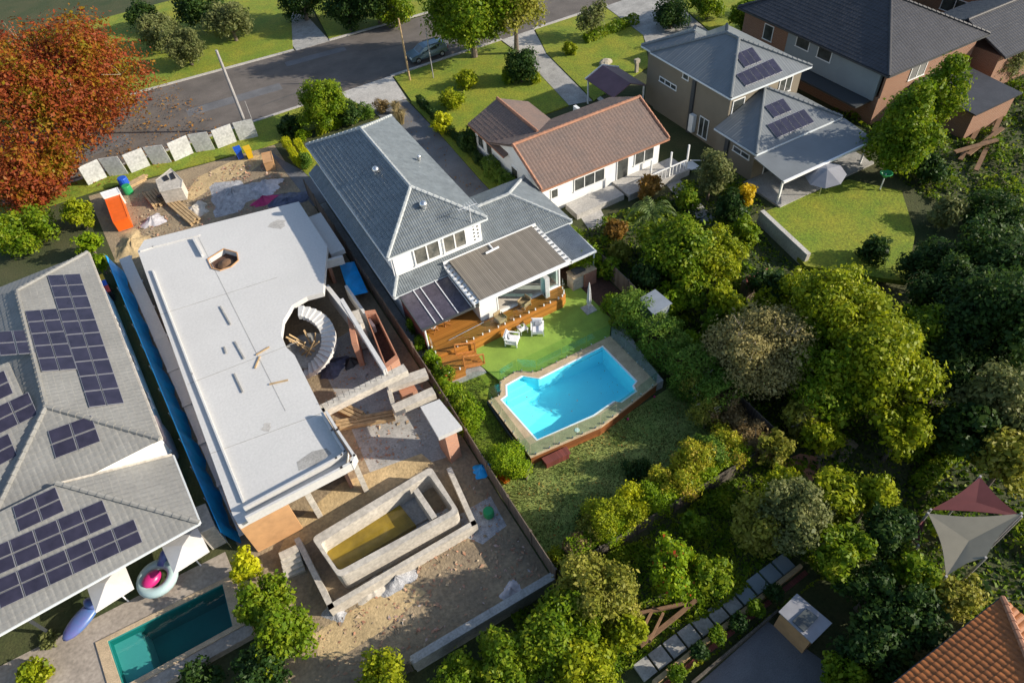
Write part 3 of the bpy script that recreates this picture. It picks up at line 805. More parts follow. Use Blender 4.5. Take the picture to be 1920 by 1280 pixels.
for k, (a, b, w_) in enumerate((((-6,62),(4,61.5),1.6),((-20,60.5),(-12,60.6),2.2),((22,60),(30,59.4),1.4),((6,66.2),(13,65.7),1.2))):
    o_ = strip(a, b, w_, -.1, .016).build('road_patch', M['drive']); o_['kind'] = 'structure'
for k, q in enumerate((((-14,63.5),(-2,62.6)),((1,58.6),(9,59.3)),((15,63.2),(24,61.2)))):
    o_ = strip(*q, .06, -.1, .0165).build('road_crack', M['darktrim']); o_['kind'] = 'structure'
# grass blades on the back lawn, far past counting
rng = np.random.default_rng(4)
n = 42000
gx = rng.uniform(0.2,13.5,n); gy = rng.uniform(0.15,6.8,n)
gx2 = rng.uniform(0.25,3.0,14000); gy2 = rng.uniform(6.8,14.2,14000)
gx = np.concatenate([gx,gx2]); gy = np.concatenate([gy,gy2])
ok = ~((gx > 2.3) & (gy > 6.8) & (gy < 12.9)); gx = gx[ok]; gy = gy[ok]
gz = np.interp(gy, [6,15], [-0.85,0])+0.03
clump = np.sin(gx*1.7)*np.cos(gy*2.3)+rng.normal(size=len(gx))
sel = clump > -0.6
pos = np.stack([gx,gy,gz],1)[sel]
nr = rng.normal(size=(len(pos),3))*np.array([1,1,.35])
gm = leaf_mesh('grass', pos, nr, 0.10, L['grass'], rng, 0.35, droop=np.array([0,0,1.2]))
go = bpy.data.objects.new('grass', gm); COL.objects.link(go); tag(go, 'short grass blades over the back lawn', 'grass', kind='stuff')

# ================================================================ two-storey house in the middle
H = thing('two_storey_house', 'white two-storey house with blue grey tiled hip roofs beside the swimming pool', 'house', (4.6,30,0))
wl = MB()
wl.box(1.3,7.95,22.1,38.1,2.9,5.42)
wl.box(0.98,8.2,21.42,38.25,-.2,2.72)
wl.box(8.21,14.3,21.42,27.4,-.2,2.76)
WALL = wl.build('wall', M['white'], H)
hp_, rd_, hl_ = hip(0.9,8.35,21.75,38.5,5.5,7.4)
ur = tiled_roof(H, hp_, [rd_]+hl_, M['tile'], M['tilecap'], 'upper_roof', trim=M['gutter'])
ur['label'] = 'tall hipped upper roof in blue grey glazed tiles'
E1, T1 = 2.85, 3.42
low = [[(.45,20.95,E1),(7.95,20.95,E1),(7.95,22.1,T1),(1.3,22.1,T1)],
       [(.45,38.8,E1),(.45,20.95,E1),(1.3,22.1,T1),(1.3,38.8,T1)],
       [(7.95,20.95,E1),(14.75,20.95,E1),(11.5,24.4,4.56),(7.95,24.4,4.56)],
       [(14.75,27.85,E1),(7.95,27.85,E1),(7.95,24.4,4.56),(11.5,24.4,4.56)],
       [(14.75,20.95,E1),(14.75,27.85,E1),(11.5,24.4,4.56)]]
lr = tiled_roof(H, low, [((7.95,24.4,4.56),(11.5,24.4,4.56)),((11.5,24.4,4.56),(14.75,20.95,E1)),((11.5,24.4,4.56),(14.75,27.85,E1)),((.45,20.95,E1),(1.3,22.1,T1))],
                M['tile'], M['tilecap'], 'lower_roof', trim=M['gutter'])
lr['label'] = 'single-storey tiled roof over the rear skirt and right wing'
# soffits below the upper eaves
sf = MB(); sf.box(.95,8.3,21.8,38.45,5.36,5.40); sf.build('soffit', M['white'], H)
# upper rear windows: two pairs
for a, b in ((2.75,4.72),(4.95,6.75)):
    window(H, '-y', 22.1, a, b, 3.72, 5.28, 2, t=0.09, out=.07, pane='glasspainted')
# louvre vent marks on the right of the rear wall
vm = MB()
for k in range(5):
    vm.box(7.32,7.44,22.085,22.098,3.75+k*.3,3.87+k*.3); vm.box(7.62,7.74,22.085,22.098,3.9+k*.3,4.02+k*.3)
vm.build('wall_vent', M['darktrim'], H)
for y in (24.5,28.5,33.0,36.2):
    window(H, '-x', 1.3, y, y+1.2, 3.9, 5.0, 2)
window(H, '+x', 7.95, 30, 31.8, 3.9, 5.1, 2); window(H, '+x', 7.95, 34, 35.8, 3.9, 5.1, 2)
window(H, '+y', 38.1, 2.2, 4.2, 3.9, 5.1, 3); window(H, '+y', 38.1, 5.2, 7.2, 3.9, 5.1, 3)
window(H, '+y', 27.4, 8.9, 11.3, .1, 2.3, 1, name='garage_door', pane='white'); window(H, '+y', 27.4, 11.6, 13.9, .1, 2.3, 1, name='garage_door', pane='white')
# roof vents
def roof_vent(px, py, p0, n, r=.2):
    c = at_plane(px, py, p0, n)
    b = MB(); b.lathe(c+Vector((0,0,-.1)), [(r*.75,0),(r*.75,.22),(r*.8,.26)], 14)
    vb = b.build('roof_vent', M['steel'], H)
    d = MB(); d.lathe(c+Vector((0,0,.16)), [(r*.8,0),(r*1.15,.08),(r*1.2,.2),(r*.95,.32),(r*.4,.4),(.02,.42)], 14)
    d.build('vent_cowl', M['steel'], vb, smooth=True)
def pn(p):
    n = (Vector(p[1])-Vector(p[0])).cross(Vector(p[2])-Vector(p[0])).normalized()
    return n if n.z > 0 else -n
roof_vent(706, 325, hp_[1][0], pn(hp_[1]), .22)
roof_vent(795, 390, hp_[2][0], pn(hp_[2]), .24)
roof_vent(787, 303, hp_[0][0], pn(hp_[0]), .13)
# TV antenna on the rear right corner of the upper roof
an = MB(); c = at_plane(884, 418, hp_[2][0], pn(hp_[2]))
an.tube([c, c+Vector((0,0,1.5))], .022, 6)
t0 = c+Vector((-.75,.15,1.3)); t1 = c+Vector((.55,-.1,1.45)); an.tube([t0, t1], .018, 5)
for k in range(8):
    q = t0.lerp(t1, k/7); s_ = .28+.05*k; an.tube([q+Vector((-.05*s_,-s_,0)), q+Vector((.05*s_,s_,0))], .012, 4)
an.build('antenna', M['white_metal'], H)
# flat roofed room at the rear
fr = MB(); fr.sheet([(4.98,16.95,3.32),(11.66,16.95,3.32),(11.66,21.5,3.46),(4.98,21.5,3.46)], .10)
FR = fr.build('flat_roof', M['thatch'], H); FR['label'] = 'brown flat roof over the rear room'
tr = MB()
tr.box(4.55,12.0,21.5,21.6,3.26,3.50); tr.box(4.85,11.8,16.82,16.94,3.10,3.36)
tr.box(4.55,4.97,16.95,21.49,3.18,3.24); tr.box(11.67,12.05,16.95,21.49,3.18,3.24)
tr.box(4.50,4.545,16.85,21.6,3.02,3.24); tr.box(12.06,12.1,16.85,21.6,3.02,3.24)
tr.build('fascia', M['white'], FR)
for k in range(10):
    y = 17.2+k*.46
    for sx, x0 in ((-1,4.965),(1,11.675)):
        t = MB(); pts = [(x0,y,3.36),(x0+sx*.16,y,3.39),(x0+sx*.27,y,3.37),(x0+sx*.33,y,3.30),(x0+sx*.27,y,3.265),(x0+sx*.2,y,3.29)]
        t.tube(pts, [.035,.035,.034,.032,.028,.02], 6)
        t.build('rafter_tail_shadow', M['darktrim'], FR)  # tails coloured dark to stand in for their shadows on the white boards
gp = MB(); gp.tube([at(917,459,3.5),at(925,468,3.5)], .07, 8); a_, b_ = at(911,475,3.52), at(935,463,3.52); gp.tube([a_,b_], .08, 8)
gp.build('pipe', M['white_metal'], FR)
rw = MB()
rw.box(5.05,5.2,17.62,21.4,.3,3.2); rw.box(5.05,6.4,17.47,17.61,.3,3.22)
rw.box(6.401,11.35,17.47,17.61,2.86,3.2); rw.box(11.22,11.36,17.62,21.4,.3,3.2); rw.box(5.21,11.21,21.28,21.41,2.6,3.2)
rw.box(6.401,11.4,17.30,17.60,.80,.985)
rw.build('rear_room_wall', M['white'], H)
fl = MB(); fl.box(5.21,11.21,17.62,21.4,.8,1.0); fl.build('floor', M['floorint'], H)
dn = MB()
for a in (6.40, 10.12): dn.box(a, a+.08, 17.44, 17.60, .99, 2.855)
dn.box(6.41,11.35,17.42,17.6,.986,1.03)
dn.build('door_frame', M['white'], H)
for k, yy in enumerate((0,.09,.18,.27)):
    x = 9.82+yy
    f = MB(); f.box(x,x+.045,16.72,16.79,1.04,2.84); f.box(x,x+.045,17.35,17.42,1.04,2.84); f.box(x,x+.045,16.80,17.34,1.04,1.12); f.box(x,x+.045,16.80,17.34,2.76,2.84)
    fo = f.build('folding_door', M['white_metal'], H)
    MB().box(x+.015,x+.03,16.79,17.35,1.12,2.76).build('pane', M['glassblue'], fo)
fg = MB(); fg.box(10.2,11.35,17.46,17.50,1.04,2.855); fg.build('fixed_window', M['glassblue'], H)
MB().box(11.30,11.40,17.37,17.46,.99,2.86).build('corner_post', M['white_metal'], H)
# tinted patio cover on the left
pc = MB(); pc.sheet([(.88,17.4,2.62),(5.0,17.4,2.62),(5.0,21.2,2.80),(.88,21.2,2.80)], .03)
PC = pc.build('patio_cover', M['poly'], H); PC['label'] = 'tinted plastic patio cover with white battens'
for x in (1.85,2.38,3.5,4.5):
    MB().bar((x,17.4,2.65),(x,21.2,2.83),.055,.05).build('batten', M['white_metal'], PC)
pe = MB(); pe.box(.82,5.02,17.3,17.395,2.5,2.66); pe.bar((.84,17.4,2.55),(.84,21.2,2.73),.08,.16)
for y in (18.4,19.6,20.8): pe.box(.9,4.98,y,y+.07,2.47,2.58)
pe.build('beam', M['darktrim'], PC)
pp = MB(); pp.tube([(1.02,17.42,.0),(1.02,17.42,2.5)], .065, 8); pp.tube([(.55,17.1,.25),(1.0,17.35,.7)], .05, 8); pp.build('post', M['white_metal'], PC)
# steel awning on the right
aw = MB(); n_ = 32
a0, a1 = 11.95, 14.45
for k in range(n_):
    x0 = a0+(a1-a0)*k/n_; x1 = a0+(a1-a0)*(k+1)/n_; xm = (x0+x1)/2
    aw.add([(x0,17.55,2.55),(xm,17.55,2.6),(x1,17.55,2.55),(x1,21.3,2.78),(xm,21.3,2.83),(x0,21.3,2.78)], [(0,1,4,5),(1,2,3,4)])
AW = aw.build('awning', M['corr'], H); AW['label'] = 'ribbed steel awning on the right of the rear room'
ab = MB(); ab.box(11.92,14.5,17.45,17.54,2.42,2.6); ab.box(14.46,14.54,17.45,21.3,2.45,2.56); ab.box(14.36,14.45,17.56,17.65,-.2,2.5); ab.box(12.2,14.3,21.33,21.4,2.85,2.95)
ab.build('awning_frame', M['gutter'], AW)
# pipes and gutter line on the lower left wall
lp = MB(); lp.tube([(1.2,22.2,5.35),(1.2,22.2,3.4)], .05, 6); lp.build('downpipe', M['white_metal'], H)
# rear lower wall window under the patio
window(H, '-y', 21.42, 1.6, 4.4, 1.05, 2.55, 3)

# brick barbecue under the awning
Q = thing('barbecue', 'brick and cream built-in barbecue under the steel awning', 'barbecue', (13.3,17.6,0))
MB().box(13.25,14.25,17.0,17.9,-.3,1.25).build('brick_base', M['brick'], Q)
MB().box(12.35,13.23,17.15,17.95,-.3,1.15).build('cabinet', M['render'], Q)
MB().box(12.3,14.3,17.05,18.0,1.26,1.33).build('bench_top', M['coping'], Q)
MB().box(12.6,13.5,17.3,17.85,1.34,1.5).build('grill', M['darktrim'], Q)

# ---------------------------------------------------------------- deck
D = thing('timber_deck', 'raised orange brown timber deck with steps behind the house', 'deck', (5,16.8,0))
DECK = [(1.12,21.38),(1.12,16.25),(2.3,16.15),(10.8,16.2),(11.25,16.5),(11.42,17.0),(11.42,17.29),(5.04,17.29),(5.04,21.38)]
MB().prism(DECK, .90, 0.985).build('deck_boards', M['deck'], D)
fa = MB()
ed = [(1.12,21.38),(1.12,16.25),(2.3,16.15),(10.8,16.2),(11.25,16.5),(11.42,17.0),(11.42,17.29)]
for i in range(1, len(ed)-1):
    p, q = Vector((*ed[i],.47)), Vector((*ed[i+1],.47)); fa.bar(p, q, .06, .86)
fa.bar((1.12,21.38,.47),(1.12,16.28,.47),.06,.86)
fa.build('fascia', M['deckface'], D)
ld = MB(); ld.prism([(.86,16.2),(.86,14.62),(2.22,14.5),(2.28,16.1)], .66, .74); ld.build('landing', M['deck'], D)
lf = MB(); lf.bar((.86,16.18,.3),(.86,14.62,.3),.06,.78); lf.bar((.87,14.6,.3),(2.22,14.48,.3),.06,.78); lf.build('landing_skirt', M['deckface'], D)
for k in range(4):
    x = 2.3+k*.34; MB().box(x,x+.36,14.75,15.85,.52-k*.15,.57-k*.15).build('stair_tread', M['deck'], D)
rl = MB()
for y in (14.68,15.92):
    rl.bar((2.28,y,.62),(3.72,y,.08),.06,.24)
    rl.bar((2.3,y,.3),(2.3,y,1.65),.09); rl.bar((3.7,y,-.1),(3.7,y,1.0),.09)
    rl.bar((2.3,y,1.63),(3.72,y,.98),.1,.06)
rl.build('stair_rail', M['timberrail'], D)
sc_ = MB(); sc_.box(.93,.99,17.55,21.2,0,2.35); sc_.build('side_screen', M['redtimber'], D)['label'] = 'dark timber screen below the patio cover'
def glass_run(parent, pts, z, h, seg, m, zfun=None, spig=True):
    for i in range(len(pts)-1):
        p, q = Vector((*pts[i],z)), Vector((*pts[i+1],z)); d = q-p; k = max(1, round(d.length/seg)); d.normalize(); ln = (q-p).length
        for j in range(k):
            a = p+d*(ln*j/k+.03); b = p+d*(ln*(j+1)/k-.03)
            g = MB(); g.bar(a+Vector((0,0,h/2+.04)), b+Vector((0,0,h/2+.04)), .014, h); go_ = g.build('glass_panel', M[m], parent)
            if spig:
                for t in (.2,.8):
                    c = a.lerp(b, t); MB().box(c.x-.035,c.x+.035,c.y-.035,c.y+.035,c.z-.12,c.z+.16).build('spigot', M['white_metal'] if m == 'glass' else M['steel'], go_)
G1 = thing('glass_balustrade', 'clear glass balustrade with steel spigots along the deck edge', 'balustrade', (6.5,16.2,0.95))
glass_run(G1, [(2.35,16.2),(10.8,16.25),(11.22,16.55),(11.36,17.1)], 1.0, .95, 1.25, 'glass')
glass_run(G1, [(.9,16.15),(.9,14.66),(2.2,14.55)], .76, .95, 1.5, 'glass')
glass_run(G1, [(1.14,17.3),(1.14,16.3)], 1.0, .95, 1.5, 'glass')
hr_ = MB(); hr_.tube([(2.35,17.0,1.05),(5.1,17.15,1.06)], .02, 5); hr_.build('handrail', M['steel'], G1)

# ---------------------------------------------------------------- swimming pool
COP = [(11.98,12.05),(12.05,7.12),(8.5,6.52),(7.2,6.32),(2.5,6.78),(2.4,11.8),(3.25,11.75),(3.8,12.75),(5.15,12.92),(6.15,12.12)]
PO = thing('swimming_pool', 'bright cyan swimming pool with stone coping and a stepped corner', 'pool', (7,9.5,0))
MB_ = MB(); holed(MB_, COP, POOL, 0.03, 0.15); MB_.build('coping', M['coping'], PO)
def inset(poly, d):
    c = Vector((sum(p[0] for p in poly)/len(poly), sum(p[1] for p in poly)/len(poly)))
    out = []
    for p in poly:
        v = c-Vector(p); out.append(tuple(Vector(p)+v.normalized()*d))
    return out
wlp = MB(); wlp.ring(inset(COP,.05), inset(COP,.11), -1.2, 0.028); wlp.build('timber_wall', M['poolwall'], PO)
sh = MB()
n_ = len(POOL)
fz = [-(0.75+0.95*min(1,max(0,(p[0]-3)/7.5))) for p in POOL]
sh.add([(p[0],p[1],.12) for p in POOL]+[(p[0],p[1],z) for p, z in zip(POOL, fz)], [(i,(i+1)%n_,n_+(i+1)%n_,n_+i) for i in range(n_)])
tri = tessellate_polygon([[Vector((p[0],p[1],0)) for p in POOL]])
sh.add([(p[0],p[1],z) for p, z in zip(POOL, fz)], fill_poly(POOL))
sh.build('pool_shell', M['poolshell'], PO)
rim = MB(); holed(rim, [tuple(p) for p in POOL], inset(POOL,.11), .09, .157); rim.build('rim', M['poolrim'], PO)
for k, (y0, y1, z) in enumerate(((11.95,12.36,-.22),(11.5,11.945,-.42),(11.05,11.495,-.60))):
    MB().prism([(3.95-.2*k,y1),(5.1+.2*k,y1),(5.3+.2*k,y0),(3.72-.16*k,y0)], -1.3, z).build('step', M['poolshell'], PO)
MB().prism([(9.25,7.2),(10.62,7.35),(10.75,7.85),(9.15,7.75)], -1.7, -.35).build('bench', M['poolshell'], PO)
MB().add([(p[0],p[1],.045) for p in POOL], fill_poly(POOL)).build('water', M['poolwater'], PO)
c = at(1082,806,.15); MB().lathe(c, [(.02,.004),(.16,.004),(.16,.02),(.13,.028),(.02,.028)], 18).build('skimmer_lid', M['white'], PO)
GF = thing('pool_fence', 'frameless glass pool fence standing on the pool coping', 'fence', (7,12.4,.15))
i1 = inset(COP, .07)
glass_run(GF, [i1[0]]+i1[::-1][0:1]+[], .16, 1.15, 1.7, 'glassgreen')
glass_run(GF, i1[::-1], .16, 1.15, 1.7, 'glassgreen')
# toys on the lawn
def spot(px, py, m, r, label, cat, name):
    p = gat(px, py, .0)
    o = MB().ball((0,0,r), r, 12, 8).build(name, m, local=True, smooth=True); o.location = p+Vector((0,0,.012)); tag(o, label, cat); return o
spot(1227,745,M['pink'],.08,'small pink ball on the grass below the far pool wall corner','ball','ball')
spot(1177,787,M['pink'],.085,'small pink ball on the shaded lawn in front of the pool wall','ball','ball')
# red brown timber box against the pool wall
bxp = thing('timber_box', 'red brown slatted timber storage box against the pool wall', 'box', (4.0,6.2,-.85))
MB().prism([(3.2,6.62),(4.75,6.48),(4.7,6.02),(3.2,6.15)], -.85, -.28).build('body', M['redtimber'], bxp)
MB().prism([(3.13,6.6),(4.83,6.5),(4.77,5.95),(3.15,6.09)], -.275, -.22).build('lid', M['redtimber'], bxp)
pf = thing('retaining_edge', 'grey timber retaining edge beside the lawn corner of the pool', 'edging', (1.6,6.4,-.85))
MB().bar((2.5,6.72,-.62),(1.75,6.15,-.62),.1,.5).build('sleeper', M['oldfencex'], pf)
MB().bar((2.35,11.85,-.2),(2.38,6.9,-.5),.08,.5).build('sleeper', M['darktrim'], pf)

# ---------------------------------------------------------------- garden furniture
def armchair(p, rz, label):
    o = thing('armchair', label, 'armchair', p, rz, 'white armchairs on the turf')
    f = MB()
    for sx in (-1,1):
        x = sx*.40
        f.box(x-.035,x+.035,-.42,-.35,0,.60); f.box(x-.035,x+.035,.36,.43,0,.62)
        f.box(x-.05,x+.05,-.44,.45,.601,.645)
        f.box(x-.03,x+.03,-.345,.355,.20,.29)
    f.box(-.36,.36,-.42,-.36,.2,.3); f.box(-.36,.36,.37,.43,.2,.3)
    for k in range(6): f.box(-.36,.36,-.34+k*.115,-.25+k*.115,.28,.305)
    for k in range(5): f.bar((-.30+k*.15,.40,.30),(-.30+k*.15,.50,.80),.05,.03)
    f.bar((-.40,.50,.80),(.40,.50,.80),.05,.09)
    f.build('frame', M['white'], o, local=True)
    MB().box(-.34,.34,-.42,.30,.31,.44).build('seat_cushion', M['cushion'], o, local=True, bevel=.035)
    b = MB(); b.box(-.34,.34,-.07,.07,0,.46); bo = b.build('back_cushion', M['cushion'], o, local=True, bevel=.04); bo.location = (0,.33,.42); bo.rotation_euler = (R(-12),0,0)
    q = MB(); q.box(-.2,.2,-.06,.06,0,.34); qo = q.build('pillow', M['pillow'], o, local=True, bevel=.05); qo.location = (.02,.17,.44); qo.rotation_euler = (R(-20),0,R(8))
    return o
C1 = armchair(gat(961,642,.06), R(46), 'white armchair turned sideways, left of the small white table')
C2 = armchair(gat(1008,622,.06), R(-31), 'white armchair facing the pool, right of the small white table')
for c_ in (C1, C2): c_.location.z = .062
ST = thing('side_table', 'small square white side table between two white armchairs', 'table', gat(980,622,.06)); ST.location.z = .062
t = MB(); t.box(-.3,.3,-.3,.3,.40,.45); t.build('table_top', M['white'], ST, local=True)
for sx in (-1,1):
    for sy in (-1,1): MB().box(sx*.25-.025,sx*.25+.025,sy*.25-.025,sy*.25+.025,0,.40).build('leg', M['white'], ST, local=True)
PP = shrub(Vector(ST.location)+Vector((0,0,.46)), (.15,.15), .36, 'bright', 'small green potted plant on the white side table', 'potted_plant', 'plant', .07, nl=5)
MB().lathe((0,0,-.005), [(.07,0),(.11,.16),(.10,.165),(.02,.14)], 12).build('pot', M['white'], PP, local=True)
UM = thing('patio_umbrella', 'closed white garden umbrella on a square base beside the turf', 'umbrella', gat(1104,580,.06)); UM.location.z = .062
MB().box(-.42,.42,-.42,.42,0,.07).build('base', M['concrete'], UM, local=True, bevel=.015)
MB().tube([(0,0,.07),(0,0,2.55)], .025, 8).build('pole', M['white_metal'], UM, local=True)
cn = MB(); seg = 16; vs = []
for z, r in ((.55,.14),(.8,.17),(1.4,.14),(2.0,.10),(2.4,.05),(2.48,.03)):
    for k in range(seg):
        rr = r*(1 if k % 2 else .62); vs.append((rr*math.cos(k*2*math.pi/seg), rr*math.sin(k*2*math.pi/seg), z))
cn.add(vs, [(i*seg+k,i*seg+(k+1)%seg,(i+1)*seg+(k+1)%seg,(i+1)*seg+k) for i in range(5) for k in range(seg)]+[tuple(range(seg-1,-1,-1)),tuple(range(5*seg,6*seg))])
cn.build('canopy', M['canvas'], UM, local=True)
def folding_chair(p, rz, label):
    o = thing('folding_chair', label, 'chair', p, rz, 'folding chairs on the deck')
    f = MB()
    for sx in (-1,1):
        x = sx*.26; f.bar((x,-.25,.01),(x,.22,.55),.035); f.bar((x,.25,.01),(x,-.22,.55),.035); f.bar((x,.2,.42),(x,.30,.95),.03); f.bar((x,-.25,.62),(x,.26,.62),.05,.03)
    f.build('frame', M['timberrail'], o, local=True)
    MB().box(-.26,.26,-.22,.22,.44,.47).build('seat', M['canvas'], o, local=True)
    MB().sheet([(-.26,.24,.62),(.26,.24,.62),(.26,.31,.95),(-.26,.31,.95)], .03).build('backrest', M['canvas'], o, local=True)
    return o
folding_chair(at(812,620,.99), R(-60), 'white folding chair at the deck corner by the white post')
folding_chair(at(838,606,.99), R(75), 'white folding chair on the deck under the patio cover edge')
DT = thing('folding_table', 'low timber table between the folding chairs on the deck', 'table', at(826,612,.99))
MB().box(-.35,.35,-.3,.3,.62,.66).build('table_top', M['timberrail'], DT, local=True)
for sx in (-1,1): MB().bar((sx*.28,-.25,0),(sx*.28,.25,.61),.04).bar((sx*.24,.25,0),(sx*.24,-.25,.61),.04).build('leg', M['timberrail'], DT, local=True)
def wicker_chair(p, rz, label):
    o = thing('wicker_chair', label, 'chair', p, rz, 'wicker chairs on the deck')
    MB().box(-.30,.30,-.36,.34,.12,.36).build('seat', M['wicker'], o, local=True, bevel=.05)
    MB().box(-.30,.30,.28,.36,.37,.68).build('backrest', M['wicker'], o, local=True, bevel=.05)
    for sx in (-1,1): MB().box(sx*.33-.025,sx*.33+.025,-.36,.27,.30,.52).build('armrest', M['wicker'], o, local=True, bevel=.04)
    f = MB()
    for sx in (-1,1):
        for sy in (-1,1): f.box(sx*.3-.03,sx*.3+.03,sy*.3-.03,sy*.3+.03,0,.12)
    f.build('leg', M['wicker'], o, local=True)
    return o
wicker_chair(at(984,572,1.0), R(-75), 'tan wicker chair on the deck nearest the folding glass doors')
wicker_chair(at(938,602,1.0), R(10), 'tan wicker chair behind the balustrade in front of the white wall panel')
IC = thing('tub_chair', 'round white tub chair inside the open rear room', 'armchair', at(957,545,1.002))
MB().lathe((0,0,.2), [(.30,0),(.36,.1),(.36,.24),(.02,.24)], 18).build('seat', M['cushion'], IC, local=True, smooth=True)
bk = MB(); o_ = [(.42*math.cos(t),.42*math.sin(t)) for t in np.linspace(R(-20),R(200),14)]; i_ = [(.33*math.cos(t),.33*math.sin(t)) for t in np.linspace(R(200),R(-20),14)]
bk.prism(o_+i_, .3, .78); bk.build('backrest', M['cushion'], IC, local=True)
lg = MB()
for k in range(4): lg.tube([(.25*math.cos(k*1.57+.7),.25*math.sin(k*1.57+.7),0),(.22*math.cos(k*1.57+.7),.22*math.sin(k*1.57+.7),.2)], .015, 5)
lg.build('leg', M['darktrim'], IC, local=True)
SF = thing('sofa', 'dark sofa deep inside the open rear room', 'sofa', at(985,528,1.002))
MB().box(-.9,.9,-.4,.4,.1,.42).build('seat', M['sofa'], SF, local=True, bevel=.05)
MB().box(-.9,.9,.3,.5,.43,.85).build('backrest', M['sofa'], SF, local=True, bevel=.05)
for sx in (-1,1): MB().box(sx*1.0-.09,sx*1.0+.09,-.4,.5,.1,.62).build('armrest', M['sofa'], SF, local=True, bevel=.04)

# ---------------------------------------------------------------- fences of the plot
def paling(p, q, h, m, label, name='paling_fence', posts=2.4, th=.05, cat='fence', capped=True):
    p = Vector(p); q = Vector(q); o = thing(name, label, cat, p)
    b = MB(); d = q-p; n = max(1, round(math.hypot(d.x,d.y)/posts))
    ps = [p.lerp(q, i/n) for i in range(n+1)]
    for i in range(n+1): ps[i].z = zg(ps[i].y)
    for i in range(n):
        a = ps[i]+Vector((0,0,h/2)); c = ps[i+1]+Vector((0,0,h/2)); b.bar(a, c, th, h)
    b.build('panel', M[m], o)
    for i in range(n+1): MB().box(ps[i].x-.06,ps[i].x+.06,ps[i].y-.06,ps[i].y+.06,ps[i].z-.3,ps[i].z+h+.06).build('post', M[m], o)
    return o
paling((0,.1,0),(0,17.4,0), 1.5, 'oldfence', 'brown paling fence along the left edge of the pool garden')
paling((0,17.6,0),(0,40,0), 1.7, 'oldfence', 'shaded paling fence beside the narrow path left of the white house')
paling((0.2,.0,0),(15.2,.0,0), 1.2, 'oldfencex', 'grey paling fence behind the yellow green shrubs at the bottom of the garden')
paling((15.25,.2,0),(15.25,17,0), 1.6, 'oldfence', 'paling fence behind the long hedge right of the pool')
paling((15.2,17.2,0),(15.2,24,0), 1.7, 'oldfence', 'paling fence beside the steel awning of the white house')
# ================================================================ building site on the left
drape('soil', [(-17.0,52.2),(-.12,50.2),(-.12,.35),(-13.9,.3),(-14.1,11),(-16.1,39)], M['dirt'], 0.008)
def patch(name, px, m, dz=0.014):
    drape(name, poly_px(px), M[m], dz)
patch('sand', [(372,332),(440,300),(490,290),(500,300),(470,322),(410,345),(362,376),(340,372)], 'sand')
patch('sand', [(545,985),(640,905),(790,850),(812,868),(640,975),(560,1030),(520,1040)], 'sand')
patch('sand', [(585,1190),(700,1120),(760,1090),(800,1110),(720,1180),(640,1230),(600,1240)], 'sand')
patch('gravel_bed', [(860,965),(920,930),(950,985),(905,1020),(870,1005)], 'gravel')
patch('concrete_floor', [(590,660),(690,600),(760,690),(850,800),(860,850),(700,900),(640,760)], 'path', 0.011)
S = thing('concrete_building', 'unfinished building with a pale flat concrete slab roof and round stair void', 'building', (-8,24,0))
def px3(pts, z): return [tuple(at(x,y,z))[:2] for x, y in pts]
ZS = 3.3
slab = [(-13.75,36.0),(-13.1,37.05),(-1.64,34.78),(-1.6,28.2)] + px3([(606,548),(575,556),(548,572),(531,600),(527,628),(536,650),(552,665),(603,768),(652,846),(648,868),(447,985),(436,965)], ZS)
_c = at(420,487,ZS)
hp = [(_c.x+a*.95,_c.y+b*.95) for a, b in ((-1.05,.75),(.3,1.25),(1.05,.2),(.9,-.75),(.25,-1.15),(-.55,-1.1),(-1.0,-.5))]
sb = MB(); holed(sb, slab, hp, ZS-.38, ZS); sb.build('roof_slab', M['slab'], S)
MB().prism(hp, ZS-.5, ZS-.39).build('opening_floor', M['mulch'], S)
MB().lathe((_c.x,_c.y-.1,ZS-.39), [(.62,.0),(.55,.12),(.2,.3),(.02,.32)], 14).build('opening_form', M['oldtimber'], S)
ob_ = MB(); ob_.ring(inset(hp,-.06), inset(hp,.015), ZS+.002, ZS+.07); ob_.build('opening_edge', M['ply'], S)
# shallow upstands on the slab
def wallpx(mb, pts, z0, z1, t):
    P = [Vector(at(x,y,z1)) for x, y in pts]
    for i in range(len(P)-1):
        a, b = P[i].copy(), P[i+1].copy(); a.z = b.z = (z0+z1)/2
        d = (b-a).normalized()*t*.5; mb.bar(a-d*(.98 if i else 0), b+d*.98, t, z1-z0)
up = MB(); wallpx(up, [(262,470),(286,462),(372,440)], ZS+.004, ZS+.10, .12); up.build('upstand', M['slab'], S)
up = MB(); wallpx(up, [(285,505),(360,700),(455,938)], ZS+.003, ZS+.16, .10); up.build('upstand', M['slab'], S)
up = MB(); wallpx(up, [(361,445),(378,476)], ZS+.004, ZS+.22, .14); up.build('upstand', M['slab'], S)
up = MB(); wallpx(up, [(640,560),(720,690)], ZS-.4, ZS+.05, .25); up.build('upstand', M['slab'], S)
pa = MB()
wallpx(pa, [(611,770),(632,805),(664,853),(658,866),(640,876),(462,968)], ZS+.004, ZS+.62, .14)
wallpx(pa, [(603,772),(622,806),(646,845),(640,852),(630,858),(458,950)], ZS+.004, ZS+.42, .12)
pa.build('parapet', M['slab'], S)
lw = MB()
lw.box(-13.3,-2.2,33.6,33.85,-.4,2.9); lw.box(-13.3,-13.05,10.9,33.5,-.9,2.9); lw.box(-2.1,-1.85,28.0,33.5,-.4,2.9)
lw.box(-7.35,-7.15,10.9,19.0,-.9,2.9)
lw.build('lower_wall', M['sitebrick'], S)
fw = MB(); fw.box(-13.2,-10.6,10.0,10.25,-.9,2.9); fw.build('formwork', M['ply'], S)
for x, y in ((-6.6,10.4),(-6.9,14.5),(-9.5,10.3)): MB().box(x-.15,x+.15,y-.15,y+.15,-.9,2.9).build('column', M['render'], S)
